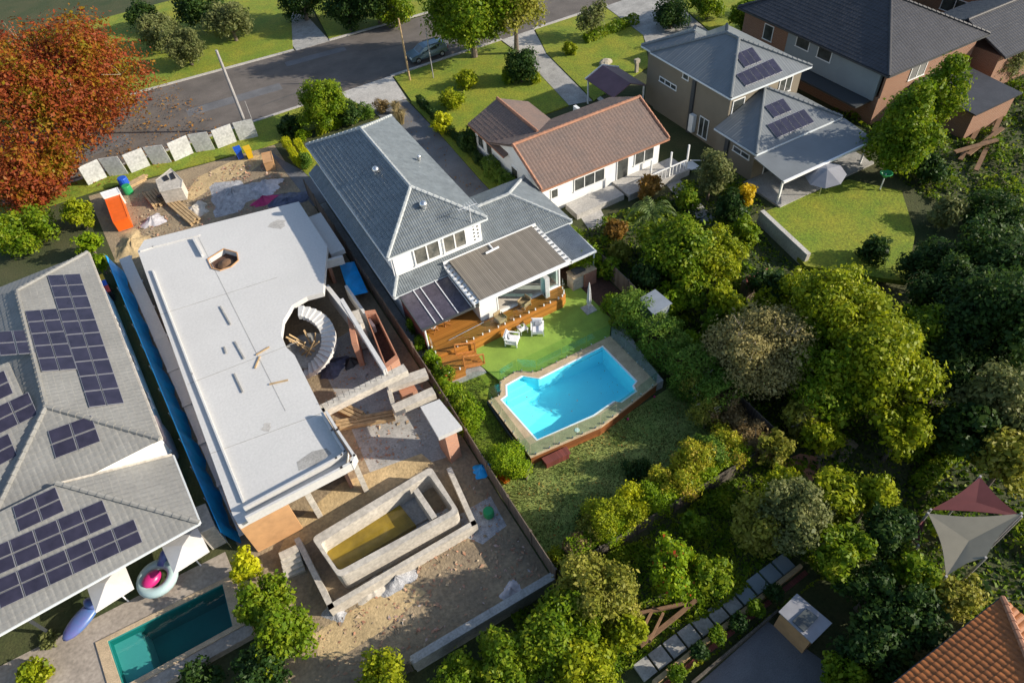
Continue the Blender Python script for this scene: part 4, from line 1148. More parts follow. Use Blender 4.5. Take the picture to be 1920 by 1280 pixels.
MB().prism(px3([(535,1158//1),(560,1140),(585,1172)],ZS)[:0] or px3([(556,866),(585,846),(612,840),(622,850),(590,872),(560,882)],ZS), ZS+.002, ZS+.008).build('puddle', M['path'], S)
for k, (a, b) in enumerate((((440,640),(458,672)),((420,650),(424,662)),((413,574),(432,608)),((439,700),(455,735)),((480,665),(505,650)),((487,668),(478,690)),((505,720),(540,712)))):
    MB().bar(at(*a,ZS+.05), at(*b,ZS+.05), .09, .06).build('batten', M['timber'] if k > 3 else M['path'], S)
jt = MB()
for a, b in (((372,445),(535,770)),((300,590),(520,520)),((352,720),(560,640)),((395,850),(610,772))): jt.bar(at(*a,ZS+.003), at(*b,ZS+.003), .035, .01)
jt.build('pour_joint', M['path'], S)
for k, (a, b, r_) in enumerate(((520,420,.6),(500,800,.3))):
    c = at(a,b,ZS); rr_ = random.Random(k); MB().prism([(c.x+r_*rr_.uniform(.6,1.3)*math.cos(t),c.y+r_*rr_.uniform(.6,1.3)*math.sin(t)) for t in np.linspace(0,6.0,11)], ZS+.002, ZS+.007).build('stain', M['concrete'], S)
for k in range(14):
    c = at(606+k*10,765-k*5.1,2.9); MB().tube([c, c+Vector((.02*(k%3),.01,.55+.1*(k%2)))], .014, 5).build('starter_bar', M['darktrim'], S)
# shadowed right hand wing, lower level
rs = MB(); rs.prism([(-1.58,28.1),(-1.58,33.4),(-.5,33.4),(-.5,28.1)], 2.2, 2.6)
wallpx(rs, [(612,535),(672,610)], 1.0, 2.5, .3); wallpx(rs, [(648,535),(700,610)], .6, 1.8, .2); wallpx(rs, [(595,492),(640,480)], 2.2, 2.9, .2)
rs.build('side_wing', M['slab'], S)
bt = MB()
g0 = at(655,520,1.2)
P = [at(636,495,1.0),at(664,490,1.1),at(690,548,1.0),at(655,556,.8),at(648,530,1.35)]
bt.sheet([P[0],P[1],P[4]],.02).sheet([P[1],P[2],P[4]],.02).sheet([P[2],P[3],P[4]],.02).sheet([P[3],P[0],P[4]],.02)
tag(bt.build('tarpaulin', M['bluewrap']), 'crumpled bright blue tarpaulin on the shaded side of the concrete building', 'tarpaulin')
# spiral stair
SP = thing('spiral_staircase', 'pale curved concrete staircase winding round the dark stair void', 'staircase', at(578,625,0))
c = at(561,621,2.9); n_ = 26
for k in range(n_):
    a0_, a1_ = R(72-k*10.5), R(72-(k+1)*10.5); z = 3.15-k*.13
    ri, ro = 1.2, 2.15
    q = [(c.x+ri*math.cos(a0_),c.y+ri*math.sin(a0_)),(c.x+ro*math.cos(a0_),c.y+ro*math.sin(a0_)),(c.x+ro*math.cos(a1_),c.y+ro*math.sin(a1_)),(c.x+ri*math.cos(a1_),c.y+ri*math.sin(a1_))]
    MB().prism(q, z-.32, z).build('tread', M['slab'], SP)
MB().lathe((c.x,c.y,.9), [(1.6,0),(1.6,.15),(.02,.15)], 20).build('landing', M['path'], SP)  # pale disc added to make the stair void look less dark
vm = MB()
for k in range(9):
    a = k*.7; vm.bar((c.x+math.cos(a)*.5,c.y+math.sin(a)*.6,1.06),(c.x+math.cos(a*1.7)*.9,c.y+math.sin(a*1.3)*.9,2.2),.12,.06)
tag(vm.build('timber_props', M['timber']), 'loose timber props standing inside the round stair void', 'timber')
# brick planter and walls
BP = thing('brick_planter', 'long orange brick trough planter beside the side wall of the site', 'planter', at(715,650,0))
bp = MB(); o4 = px3([(683,583),(703,580),(748,672),(724,690)],2.2)
i4 = inset(o4, .42); bp.ring(o4, i4, 0, 2.2); bp.build('wall', M['sitebrick'], BP)
MB().prism(i4, 0, 1.2).build('floor', M['mulch'], BP)
bw = MB(); wallpx(bw, [(655,590),(664,640)], 0, 2.3, .35); tag(bw.build('brick_pier', M['sitebrick']), 'orange brick pier next to the curved staircase', 'pier')
cc = MB(); o4 = px3([(655,585),(672,580),(682,605),(664,612)],2.5); cc.prism(o4, .2, 2.5); tag(cc.build('concrete_block', M['render']), 'pale concrete block above the brick pier by the staircase', 'block')
bm_ = MB(); wallpx(bm_, [(600,767),(752,692)], 2.4, 2.9, .62); tag(bm_.build('concrete_beam', M['render']), 'long pale concrete beam crossing the open courtyard', 'beam')
EN = thing('concrete_shelter', 'small open concrete frame with an orange brick inside by the fence', 'frame', at(770,740,0))
ef = MB(); wallpx(ef, [(726,722),(790,700)], 1.2, 1.6, .7); wallpx(ef, [(737,765),(805,735)], 1.2, 1.7, .6); wallpx(ef, [(728,725),(738,762)], .3, 1.5, .25); ef.build('beam', M['render'], EN)
eb = MB(); wallpx(eb, [(750,735),(765,728)], -.2, 1.1, .9); eb.build('brickwork', M['sitebrick'], EN)
CN = thing('canopy_block', 'pale concrete canopy slab on an orange brick pier at the site edge', 'canopy', at(825,800,0))
MB().prism(px3([(788,762),(824,748),(866,800),(822,820)],2.6), 2.3, 2.6).build('canopy_slab', M['slab'], CN)
cb_ = MB(); cb_.prism(inset(px3([(806,790),(838,772),(862,806),(834,826)],2.29),.25), -.6, 2.29); cb_.build('pier', M['sitebrick'], CN)
# raised concrete tank
T = thing('concrete_tank', 'raised concrete pool shell half full of muddy yellow water', 'pool shell', (-6.5,6.3,-.9))
ZT = .75
to = px3([(578,1003),(809,872),(864,960),(636,1085)], ZT); ti = px3([(600,1020),(806,893),(848,951),(635,1068)], ZT)
def rounded(poly, r, k=5):
    out = []
    for i in range(len(poly)):
        a, b, c = Vector(poly[i-1]), Vector(poly[i]), Vector(poly[(i+1)%len(poly)])
        p, q = b+(a-b).normalized()*r, b+(c-b).normalized()*r
        for j in range(k+1):
            t = j/k; out.append(tuple(p*(1-t)**2+b*2*t*(1-t)+q*t*t))
    return out
to = rounded(px3([(584,1008),(808,874),(862,960),(636,1083)], ZT), .32); ti = rounded(px3([(600,1018),(804,889),(850,954),(635,1070)], ZT), .25)
tk = MB(); tk.ring(to, ti, -1.3, ZT); tk.build('tank_wall', M['render'], T)
MB().prism(ti, -1.3, -.75).build('tank_floor', M['slab'], T)
tw = MB(); tw.prism(px3([(600,1022),(742,935),(778,980),(635,1066)], ZT-.9), -.74, -.35); tw.build('muddy_water', M['muddy'], T)
dv = MB(); wallpx(dv, [(779,917),(812,966)], -.74, ZT-.05, .32); dv.build('divider', M['render'], T)
sh2 = MB(); sh2.prism(px3([(742,935),(780,912),(812,962),(778,980)],-.3), -.74, -.52); sh2.build('shelf', M['path'], T)
ol = MB(); wallpx(ol, [(556,1008),(620,1136),(888,980),(843,880)], -1.0, .05, .30); ol.build('outer_kerb', M['render'], T)
sg = MB()
for k in range(5): sg.prism(px3([(522+k*2,1036+k*9),(556+k*3,1020+k*9),(560+k*3,1032+k*9),(526+k*2,1048+k*9)],.2-k*.18), -1.0, .2-k*.18)
tag(sg.build('concrete_steps', M['render']), 'pale concrete steps at the left end of the raised tank', 'steps')
# boundary: blue sheeting on the left, hoarding at the street, rear wall
BF = thing('site_fence', 'long site fence wrapped in bright blue sheeting', 'fence', (-15.3,25,0))
f0, f1 = at(200,478,1.8), at(412,990,1.8)
bs = MB(); n_ = 40; vs = []
for i in range(n_+1):
    p = f0.lerp(f1, i/n_); g = zg(p.y); wv = .10*math.sin(i*1.3)+.06*math.sin(i*3.1)
    vs += [(p.x+wv+.35,p.y,g), (p.x+.10+wv*.5,p.y,g+1.0), (p.x-.06,p.y,g+1.8), (p.x-.1,p.y,g+1.8), (p.x+.05+wv*.5,p.y,g+1.0), (p.x+.30+wv,p.y,g)]
bs.add(vs, [(i*6+k,i*6+k+1,(i+1)*6+k+1,(i+1)*6+k) for i in range(n_) for k in range(5)]); bs.build('sheeting', M['bluewrap'], BF)
for i in range(0, 13):
    p = f0.lerp(f1, i/12); MB().tube([(p.x-.16,p.y,zg(p.y)-.2),(p.x-.16,p.y,zg(p.y)+1.95)], .03, 6).build('post', M['steel'], BF)
sc2 = MB()
for i in range(0, 9):
    p = f0.lerp(f1, i/8); sc2.bar((p.x+.55,p.y,zg(p.y)+.9),(p.x+1.5,p.y,zg(p.y)+.9),.3,.05)
p, q = f0+Vector((1.0,0,-.75)), f1+Vector((1.0,0,-1.2)); sc2.bar(p, q, .85, .06)
tag(sc2.build('scaffold_walkway', M['slab']), 'pale scaffold walkway between the blue sheeting and the slab building', 'walkway')
hp_px = [(164+k*40.5, 346-k*11.2+(4,-3,3,-2,4,-3,2,-2,0)[k]) for k in range(9)]
for k, (a, b) in enumerate(zip(hp_px[:-1], hp_px[1:])):
    p, q = gat(*a), gat(*b); p.z = q.z = 0; p, q = p.lerp(q,.04), p.lerp(q,.95)
    o = thing('hoarding_panel', ['white hoarding panel nearest the red autumn tree', 'white hoarding panel behind the blue drum', 'white hoarding panel third from the autumn tree', 'white hoarding panel left of the box shaped machine', 'large white hoarding panel above the sand patch', 'white hoarding panel right of the sand patch', 'white hoarding panel by the utility pole foot', 'white hoarding panel nearest the round green conifer'][k], 'site panel', p, 0, 'white hoarding panels at the street front')
    d = (q-p); nrm = Vector((-d.y,d.x,0)).normalized()
    m_ = MB(); tilt = nrm*-.25
    m_.sheet([p+d*.03, p+d*.97, p+d*.97+tilt+Vector((0,0,2.1)), p+d*.03+tilt+Vector((0,0,2.1))], .05); m_.build('board', M['dullwhite'], o)
    f_ = MB()
    for t in (.03,.97): f_.bar(p+d*t+nrm*.06, p+d*t+tilt+nrm*.06+Vector((0,0,1.85)), .06); f_.bar(p+d*t+nrm*.5, p+d*t-nrm*.3, .22, .12)
    f_.build('frame', M['steel'], o)
paling((-.25,.0,0),(-8.2,.05,0), 1.2, 'path', 'thick grey concrete wall at the back of the dirt yard', 'concrete_wall', 9, .42, 'wall')
paling((-8.4,.05,0),(-13.8,.1,0), 1.1, 'oldfencex', 'weathered fence behind the dark green bushes at the site corner')

# loose things on the site
def box_thing(name, cat, label, px, z1, z0, m, lid=None, rim=0.05):
    P = px3(px, z1); c = Vector((sum(p[0] for p in P)/len(P), sum(p[1] for p in P)/len(P), z0))
    o = thing(name, label, cat, c)
    MB().prism(P, z0, z1-rim).build('body', M[m], o)
    ou = inset(P, -.04); MB().ring(ou, inset(P,.07), z1-rim+.002, z1+.03).build('rim', M[lid or m], o)
    MB().prism(inset(P,.075), z1-rim+.003, z1).build('lid', M[lid or m], o)
    return o
box_thing('skip_bin', 'skip', 'bright orange topped skip standing in the dirt at the street corner', [(196,372),(224,364),(240,408),(212,417)], 1.0, 0, 'orange')
box_thing('site_box', 'box', 'white box standing directly behind the orange skip', [(188,362),(220,352),(226,362),(195,372)], 1.1, 0, 'white')
mc = box_thing('site_machine', 'machine', 'beige box shaped machine with dark vents near the hoarding', [(292,338),(320,316),(342,338),(340,352),(300,360)], 1.5, .25, 'render')
mw = MB(); mw.prism(px3([(304,333),(312,328),(318,336),(309,340)],1.53), 1.5, 1.56); mw.prism(px3([(318,326),(324,323),(330,334),(322,337)],1.53), 1.5, 1.56); mw.build('vent', M['black'], mc)
mt = MB(); mt.bar(gat(296,372,.2), gat(340,358,.2), .4, .4); mt.build('track', M['black'], mc)
def barrel(px, py, r, h, m, label, name='barrel', cat='barrel'):
    o = thing(name, label, cat, gat(px,py))
    MB().lathe((0,0,0), [(r*.92,0),(r,.05*h),(r,.33*h),(r*1.05,.35*h),(r,.37*h),(r,.66*h),(r*1.05,.68*h),(r,.7*h),(r,.95*h),(r*.93,h)], 14).build('body', M[m], o, local=True)
    MB().lathe((0,0,h), [(r*.85,.002),(r*.85,.02),(.02,.025)], 14).build('lid', M[m], o, local=True)
    return o
barrel(237,350,.42,.95,'blue','blue drum standing beside a green drum on the site'); barrel(243,362,.38,.8,'green','green drum standing beside a blue drum on the site')
def bin_(p, m, lidm, label, rz=0):
    o = thing('wheelie_bin', label, 'bin', p, rz, 'wheelie bins')
    b = MB(); b.add([(-.24,-.27,.08),(.24,-.27,.08),(.24,.27,.08),(-.24,.27,.08),(-.3,-.36,1.0),(.3,-.36,1.0),(.3,.36,1.0),(-.3,.36,1.0)],
        [(0,3,2,1),(4,5,6,7),(0,1,5,4),(1,2,6,5),(2,3,7,6),(3,0,4,7)]); b.build('body', M[m], o, local=True)
    MB().sheet([(-.33,-.4,1.05),(.33,-.4,1.05),(.33,.38,1.12),(-.33,.38,1.12)],.06).build('lid', M[lidm], o, local=True)
    w_ = MB()
    for s_ in (-1,1): w_.tube([(s_*.27,.3,.1),(s_*.33,.3,.1)], .1, 10)
    w_.build('wheel', M['black'], o, local=True)
    return o
bin_(gat(452,297), 'blue', 'blue', 'blue lidded bin on the site near the street'); bin_(gat(470,296), 'yellow', 'yellow', 'bright yellow bin on the site near the street')
bin_(gat(200,541), 'black', 'yellow', 'yellow lidded bin in the narrow gap beside the blue sheeting', .1); bin_(gat(205,552), 'black', 'blue', 'blue lidded bin in the narrow gap beside the blue sheeting', .1); bin_(gat(210,562), 'black', 'red', 'red lidded bin in the narrow gap beside the blue sheeting', .1)
box_thing('crate', 'crate', 'pale timber crate by the fence end near the street', [(490,288),(508,284),(512,302),(494,306)], .9, 0, 'ply')
def heap(px, py, rx, ry, h, m, label, name, cat, seed=1):
    rr = random.Random(seed); o = MB(); p = gat(px,py); vs = []; n1, n2 = 7, 26
    for i in range(n1+1):
        t = i/n1
        for k in range(n2):
            a = 2*math.pi*k/n2; e = 1+.22*math.sin(3*a+seed)+.1*math.sin(7*a)+rr.uniform(-.06,.06)
            vs.append((rx*t*e*math.cos(a), ry*t*e*math.sin(a), h*(1-t)**1.2*(1+rr.uniform(-.2,.2))+(.012 if i == n1 else .0)))
    o.add(vs, [(i*n2+k,(i+1)*n2+k,(i+1)*n2+(k+1)%n2,i*n2+(k+1)%n2) for i in range(n1) for k in range(n2)])
    ob = o.build(name, M[m], local=True, smooth=True); ob.location = p; return tag(ob, label, cat)
heap(440,367,2.3,2.6,.7,'gravel','large grey gravel heap in the front yard of the site','gravel_heap','heap',2)
heap(250,460,1.5,2.2,.6,'sand','yellow sand heap beside the slab corner','sand_heap','heap',3)
heap(288,415,1.0,.9,.5,'palewrap','white rubble heap in the dark dirt','rubble_heap','heap',4)
heap(365,395,1.2,1.1,.45,'render','pale round rubble heap below the timber stacks','rubble_heap','heap',5)
heap(500,352,1.5,1.1,.8,'palewrap','crumpled white plastic wrap next to the gravel heap','plastic_wrap','wrap',6)
heap(497,378,1.3,.5,.6,'pink','magenta sheet lying below the white plastic wrap','magenta_sheet','sheet',7)
heap(540,378,1.9,1.5,.35,'darktarp','dark tarpaulin lying at the right front corner of the slab','tarpaulin','tarpaulin',8)
heap(745,1086,1.0,.7,.5,'gravel','grey rubble heap in front of the raised tank','rubble_heap','heap',9)
heap(700,1105,.9,.6,.35,'render','low crumbled mortar heap beside the tank kerb','rubble_heap','heap',10)
heap(960,1108,.6,.5,.4,'palewrap','white scraps in the back corner of the dirt yard','scrap_heap','heap',11)
heap(630,1145,.6,.6,.3,'gravel','small grey heap at the left end of the tank kerb','rubble_heap','heap',12)
def stack(px, py, rz, lx, n, label):
    o = MB(); rr = random.Random(px)
    for l in range(2):
        for k in range(n):
            y = (k-n/2)*.26; s_ = rr.uniform(-.2,.2); o.box(-lx/2+s_, lx/2+s_, y, y+.2, .05+l*.14, .17+l*.14)
    for s_ in (-1,1): o.box(s_*lx*.3-.05,s_*lx*.3+.05,-n*.13,n*.13,0,.045)
    ob = o.build('timber_stack', M['timber'], local=True); ob.location = gat(px,py)+Vector((0,0,.01)); ob.rotation_euler = (0,0,rz)
    tag(ob, label, 'timber stack', 'timber stacks on the site')
stack(292,375,R(100),2.6,5,'timber stack in front of the beige machine'); stack(345,400,R(105),4.4,4,'long timber stack pointing at the slab edge'); stack(318,372,R(15),2.2,4,'small timber stack between the two longer stacks')
stack(255,345,R(20),2.2,3,'timber stack next to the blue drum'); stack(690,790,R(-20),3.6,3,'timber planks on the courtyard floor below the concrete beam'); stack(650,770,R(-60),2.4,3,'timber planks leaning in the courtyard corner by the parapet')
heap(620,690,1.2,.8,.5,'darktarp','dark heap on the courtyard floor below the staircase','tarpaulin','tarpaulin',13)
heap(660,680,.6,.5,.5,'black','black bag on the courtyard floor','bag','bag',15)
barrel(917,965,.3,.5,'green','small green drum in the dirt yard beside the fence')
heap(905,880,.7,.5,.5,'bluewrap','small blue tarpaulin heap at the fence below the brick pier','tarpaulin','tarpaulin',14)

# ================================================================ big house on the far left
O_L = Vector((-15.25,16.3,0)); RZ_L = R(4.2)
LH = thing('solar_house', 'big pale grey tiled house covered with dark solar panels', 'house', O_L, RZ_L)
ML = Matrix.Translation(O_L) @ Matrix.Rotation(RZ_L,4,'Z')
P_ = .40
W_ = [[(0,0,4.4),(0,20,4.4),(-4.3,16,4.4+4.3*P_),(-4.3,4.4,4.4+4.3*P_)],
      [(-8.6,0,4.4),(0,0,4.4),(-4.3,4.4,4.4+4.3*P_)],
      [(-8.6,20,4.4),(-8.6,0,4.4),(-4.3,4.4,4.4+4.3*P_),(-4.3,16,4.4+4.3*P_)],
      [(0,20,4.4),(-8.6,20,4.4),(-4.3,16,4.4+4.3*P_)]]
VR = [[(-18,-1.2,3.5),(-5.2,-1.2,3.5),(-5.2,8,3.5+9.2*P_),(-18,8,3.5+9.2*P_)]]
LW = [[(.0,-5.2,2.9),(.0,-.06,2.9),(-5.1,-.06,2.9+5.14*P_)], [(-16,-5.2,2.9),(.0,-5.2,2.9),(-5.1,-.06,2.9+5.14*P_),(-16,-.06,2.9+5.14*P_)]]
kw = dict(rib=.3, course=.36, amp=.012, step=.018, cols=4)
tiled_roof(LH, W_+VR, [(W_[0][2],W_[0][3]),(W_[0][3],(0,0,4.4)),(W_[0][3],(-8.6,0,4.4)),(W_[0][2],(0,20,4.4))], M['greytile'], M['greytile'], 'upper_roof', local=True, **kw)
tiled_roof(LH, LW, [((0,-5.2,2.9),(-5.1,-.06,2.9+5.14*P_))], M['greytile'], M['greytile'], 'lower_roof', local=True, trim=M['gutter'], **kw)
lw = MB(); lw.box(-8.3,-.4,.02,19.6,-.5,4.36); lw.box(-16,-1.6,-2.2,.0,-1,2.86); lw.box(-17.5,-8.4,-.5,19,-.5,3.4); lw.build('wall', M['white'], LH, local=True)
gt = MB(); gt.bar((-5.2,-.11,5.02),(.0,-.11,2.98),.09,.10); gt.bar((.05,0,4.32),(.05,20,4.32),.14,.14); gt.build('gutter', M['render'], LH, local=True)
for x in (-.5,-9): MB().box(x-.06,x+.06,-4.3,-4.18,-1,2.86).build('column', M['darktrim'], LH, local=True)
for y in (2,6,10,14): window(LH, '+x', -.4, y, y+1.5, 1.0, 2.3, 2, local=True)
def panels(parent, quad, rows, cols, p0, n, gap=.03, th=.05, lift=.10):
    root = parent
    iv = (Matrix.Translation(root.location) @ root.rotation_euler.to_matrix().to_4x4()).inverted()
    q = [at_plane(x,y,p0,n) for x, y in quad]
    for r in range(rows):
        for c_ in range(cols):
            def pt(u, v): return q[0].lerp(q[1],u).lerp(q[3].lerp(q[2],u),v)
            gu, gv = gap/ max(.1,(q[1]-q[0]).length), gap/max(.1,(q[3]-q[0]).length)
            u0, u1, v0, v1 = c_/cols+gu, (c_+1)/cols-gu, r/rows+gv, (r+1)/rows-gv
            P4 = [pt(u0,v0)+n*lift, pt(u1,v0)+n*lift, pt(u1,v1)+n*lift, pt(u0,v1)+n*lift]
            cc_ = sum(P4, Vector())/4; cd_ = [cc_+(p-cc_)*.955 for p in P4]
            fo = MB().sheet(P4, th).build('solar_panel', M['solarframe'], root)
            MB().sheet([p+n*.006 for p in cd_], .004).build('solar_cell', M['solar'], fo)
def wpl(M4, pts):
    P = [M4 @ Vector(p) for p in pts[:3]]; return P[0], pn(P)
p0, nn = wpl(ML, W_[0])
panels(LH, [(88,518),(151,515),(234,758),(167,766)], 10, 2, p0, nn)
panels(LH, [(46,585),(107,580),(146,694),(78,699)], 5, 2, p0, nn)
panels(LH, [(-10,624),(56,620),(68,664),(0,669)], 2, 2, p0, nn)
p0, nn = wpl(ML, W_[1]); panels(LH, [(90,808),(173,778),(191,828),(105,861)], 2, 2, p0, nn)
p0, nn = wpl(ML, VR[0])
panels(LH, [(-30,712),(10,694),(28,738),(-14,758)], 2, 1, p0, nn); panels(LH, [(-20,770),(55,735),(74,778),(0,815)], 2, 2, p0, nn); panels(LH, [(-22,832),(18,812),(36,855),(-4,876)], 2, 1, p0, nn)
p0, nn = wpl(ML, LW[1])
panels(LH, [(24,950),(106,912),(124,958),(38,998)], 2, 2, p0, nn); panels(LH, [(-28,1032),(194,936),(213,984),(-14,1084)], 2, 5, p0, nn); panels(LH, [(-14,1090),(253,972),(270,1016),(2,1142)], 2, 6, p0, nn)
# yard and teal pool behind it
drape('paving', poly_px([(0,1150),(290,1020),(390,1000),(420,1080),(440,1180),(250,1300),(0,1400)]), M['paving'], .02) if False else None
TP = [(-21.35,9.35),(-15.3,9.2),(-15.4,6.6),(-21.0,6.55)]
pv = MB(); holed(pv, [(-30,14.8),(-14.9,14.2),(-14.6,5.7),(-30,5.6)], TP, -1.2, -.38); struct('paving', pv, M['paving'])
TPo = thing('teal_pool', 'long dark teal swimming pool behind the solar panel house', 'pool', (-18.3,8,-.4))
ts = MB(); ts.ring(inset(TP,-.02), inset(TP,.1), -2.2, -.372); ts.prism(inset(TP,-.02), -2.3, -2.21); ts.build('pool_shell', M['teal'], TPo)
ts = MB(); ts.prism([TP[0],(-19.9,9.31),(-19.6,6.57),TP[3]], -2.2, -.95); ts.build('ledge', M['palevinyl'], TPo)
MB().add([(x,y,-.5) for x, y in inset(TP,.1)], [(3,2,1,0)]).build('water', M['tealwater'], TPo)
tc_ = MB(); tc_.ring(inset(TP,-.55), inset(TP,.06), -.378, -.31); tc_.build('coping', M['coping'], TPo)
def square_shade(px, sz, z, label):
    o = thing('square_parasol', label, 'parasol', (at(px[0],px[1],z).x, at(px[0],px[1],z).y, -.38), R(8), 'white square parasols')
    c = MB(); h = z+.38; s_ = sz/2; c.add([(-s_,-s_,h-.15),(s_,-s_,h-.15),(s_,s_,h-.15),(-s_,s_,h-.15),(0,0,h+.2)], [(0,1,4),(1,2,4),(2,3,4),(3,0,4)])
    c.add([(-s_,-s_,h-.25),(s_,-s_,h-.25),(s_,s_,h-.25),(-s_,s_,h-.25),(-s_,-s_,h-.15),(s_,-s_,h-.15),(s_,s_,h-.15),(-s_,s_,h-.15)], [(0,1,5,4),(1,2,6,5),(2,3,7,6),(3,0,4,7)])
    c.build('canopy', M['canvas'], o, local=True); MB().tube([(0,0,0),(0,0,h)], .04, 8).build('pole', M['white_metal'], o, local=True)
    return o
square_shade((202,1095), 1.9, 1.8, 'white square parasol between the two inflatables by the teal pool'); square_shade((345,1026), 1.9, 1.8, 'white square parasol at the lower corner of the solar roof')
fl_ = thing('inflatable_lounger', 'purple and blue inflatable lounger at the corner of the teal pool', 'inflatable', gat(158,1165,.5), R(35))
MB().ball((0,0,.28), (1.15,.5,.26), 18, 8).build('body', M['purple'], fl_, local=True, smooth=True); MB().ball((.8,0,.55), (.28,.46,.25), 14, 8).build('headrest', M['purple'], fl_, local=True, smooth=True)
fl_ = thing('inflatable_flamingo', 'pink, purple and aqua inflatable beside the teal pool edge', 'inflatable', gat(300,1088,.5), R(30))
rg = MB(); rg.tube([(.8*math.cos(t),.8*math.sin(t),.3) for t in np.linspace(0,6.283,22)], .28, 10, False); rg.build('ring', M['palevinyl'], fl_, local=True, smooth=True)
MB().ball((-.2,.1,.5), (.55,.42,.3), 14, 8).build('seat', M['pinkvinyl'], fl_, local=True, smooth=True)
MB().tube([(.6,.3,.4),(1.1,.45,.75),(1.5,.4,.9),(1.75,.5,.7)], [.24,.2,.17,.1], 10).build('neck', M['purple'], fl_, local=True, smooth=True)
TK = thing('water_tank', 'slim pinkish water tank standing in the gap beside the blue sheeting', 'tank', gat(318,838,0), R(4.2))
st_ = [(.33*math.cos(t),.95+.33*math.sin(t)) for t in np.linspace(0,math.pi,9)]+[(.33*math.cos(t),-.95+.33*math.sin(t)) for t in np.linspace(math.pi,2*math.pi,9)]
MB().prism(st_, 0, 1.9).build('body', M['tank'], TK, local=True, bevel=.05); MB().lathe((0,.7,1.9), [(.16,.0),(.16,.04),(.02,.05)], 12).build('cap', M['black'], TK, local=True)
box_thing('garden_box', 'box', 'pale grey cabinet at the end of the solar house by the fence', [(358,955),(385,945),(402,985),(372,1000)], 1.6, -.5, 'render')

# ================================================================ houses on the right
B = thing('brown_roof_house', 'white cottage with a faded brown gabled tile roof', 'house', (21,29.5,0))
zr = 4.85
bp_ = [[(14.8,25.3,3),(27.25,25.3,3),(27.25,29.5,zr),(14.8,29.5,zr)], [(27.25,33.7,3),(14.8,33.7,3),(14.8,29.5,zr),(27.25,29.5,zr)]]
bw_ = [[(21.0,31.2,2.95),(21.0,37.6,2.95),(17.9,37.6,4.3),(17.9,30.6,4.3)], [(14.8,37.6,2.95),(14.8,31.2,2.95),(17.9,30.6,4.3),(17.9,37.6,4.3)]]
kb = dict(rib=.3, course=.36, amp=.022, step=.02, cols=4)
tiled_roof(B, bp_+bw_, [((14.8,29.5,zr),(27.25,29.5,zr)),((14.85,25.3,3.02),(14.85,29.5,zr)),((27.2,25.3,3.02),(27.2,29.5,zr)),((17.9,30.8,4.3),(17.9,37.6,4.3))], M['browntile'], M['browncap'], trim=M['browncap'], **kb)
bl = MB(); bl.box(15.2,26.8,25.9,33.2,-.3,2.86); bl.box(15.2,20.6,33.21,37.2,-.3,2.86)
for x in (15.2,26.6): bl.add([(x,25.9,2.87),(x+.2,25.9,2.87),(x+.2,33.2,2.87),(x,33.2,2.87),(x,29.5,4.5),(x+.2,29.5,4.5)], [(0,4,3),(1,2,5),(0,1,5,4),(2,3,4,5)])
bl.add([(15.2,37.0,2.87),(20.6,37.0,2.87),(20.6,37.2,2.87),(15.2,37.2,2.87),(17.9,37.0,4.05),(17.9,37.2,4.05)], [(0,1,4),(2,3,5),(1,2,5,4),(3,0,4,5)])
bl.build('wall', M['white'], B)
window(B, '-y', 25.9, 18.2, 21.2, 1.1, 2.3, 3); window(B, '-y', 25.9, 22.4, 23.6, .4, 2.4, 1); window(B, '-y', 25.9, 16.0, 16.7, 1.3, 2.2, 1); window(B, '-y', 25.9, 24.2, 26.2, 1.2, 2.4, 2)
for y in (27,29.6,34,35.6): window(B, '-x', 15.2, y, y+1.1, 1.1, 2.3, 1)
pr = MB(); pr.box(22.0,28.2,23.6,25.85,.3,.55); pr.box(22.0,28.25,23.5,23.59,.0,.62); pr.build('porch_floor', M['concrete'], B)
po = MB()
for x in (24.2,26.2,28.0): po.box(x,x+.12,23.7,23.82,.56,2.85)
for k in range(10): po.box(24.3+k*.38,24.34+k*.38,23.72,23.78,.56,1.4)
po.box(24.2,28.1,23.7,23.8,1.41,1.48)
for k in range(5): po.box(28.26+k*.3,28.56+k*.3,23.6,24.9,.40-k*.1,.48-k*.1)
po.bar((28.25,23.6,1.4),(29.8,23.6,.8),.07); po.build('porch_rail', M['white'], B)
fs_ = MB(); fs_.box(22.6,24.6,34.2,34.4,0,2.2); fs_.box(24.3,24.6,34.41,35.2,0,2.5); fs_.build('front_screen', M['white'], B)
fb = MB(); fb.box(17.2,21.8,23.9,25.6,-.2,.5); fb.build('planter', M['concrete'], B)
CP = thing('carport', 'small carport with a plum coloured gabled roof behind the brown cottage', 'carport', (30.5,37,0))
c0 = at(1140,153,3.2); c1 = at(1165,178,3.2)
cq = [[(28.0,34.2,2.5),(28.0,38.6,2.5),(29.9,38.6,3.3),(29.9,34.2,3.3)],[(31.8,38.6,2.5),(31.8,34.2,2.5),(29.9,34.2,3.3),(29.9,38.6,3.3)]]
cm = MB()
for q in cq: cm.sheet(q, .08)
cm.build('roof', M['plumroof'], CP)
cm = MB()
for x in (28.1,31.6):
    for y in (34.4,38.4): cm.box(x,x+.12,y,y+.12,-.2,2.42)
cm.bar((27.95,38.65,2.5),(29.9,38.65,3.3),.06,.2); cm.bar((31.85,38.65,2.5),(29.9,38.65,3.3),.06,.2); cm.build('frame', M['white'], CP)

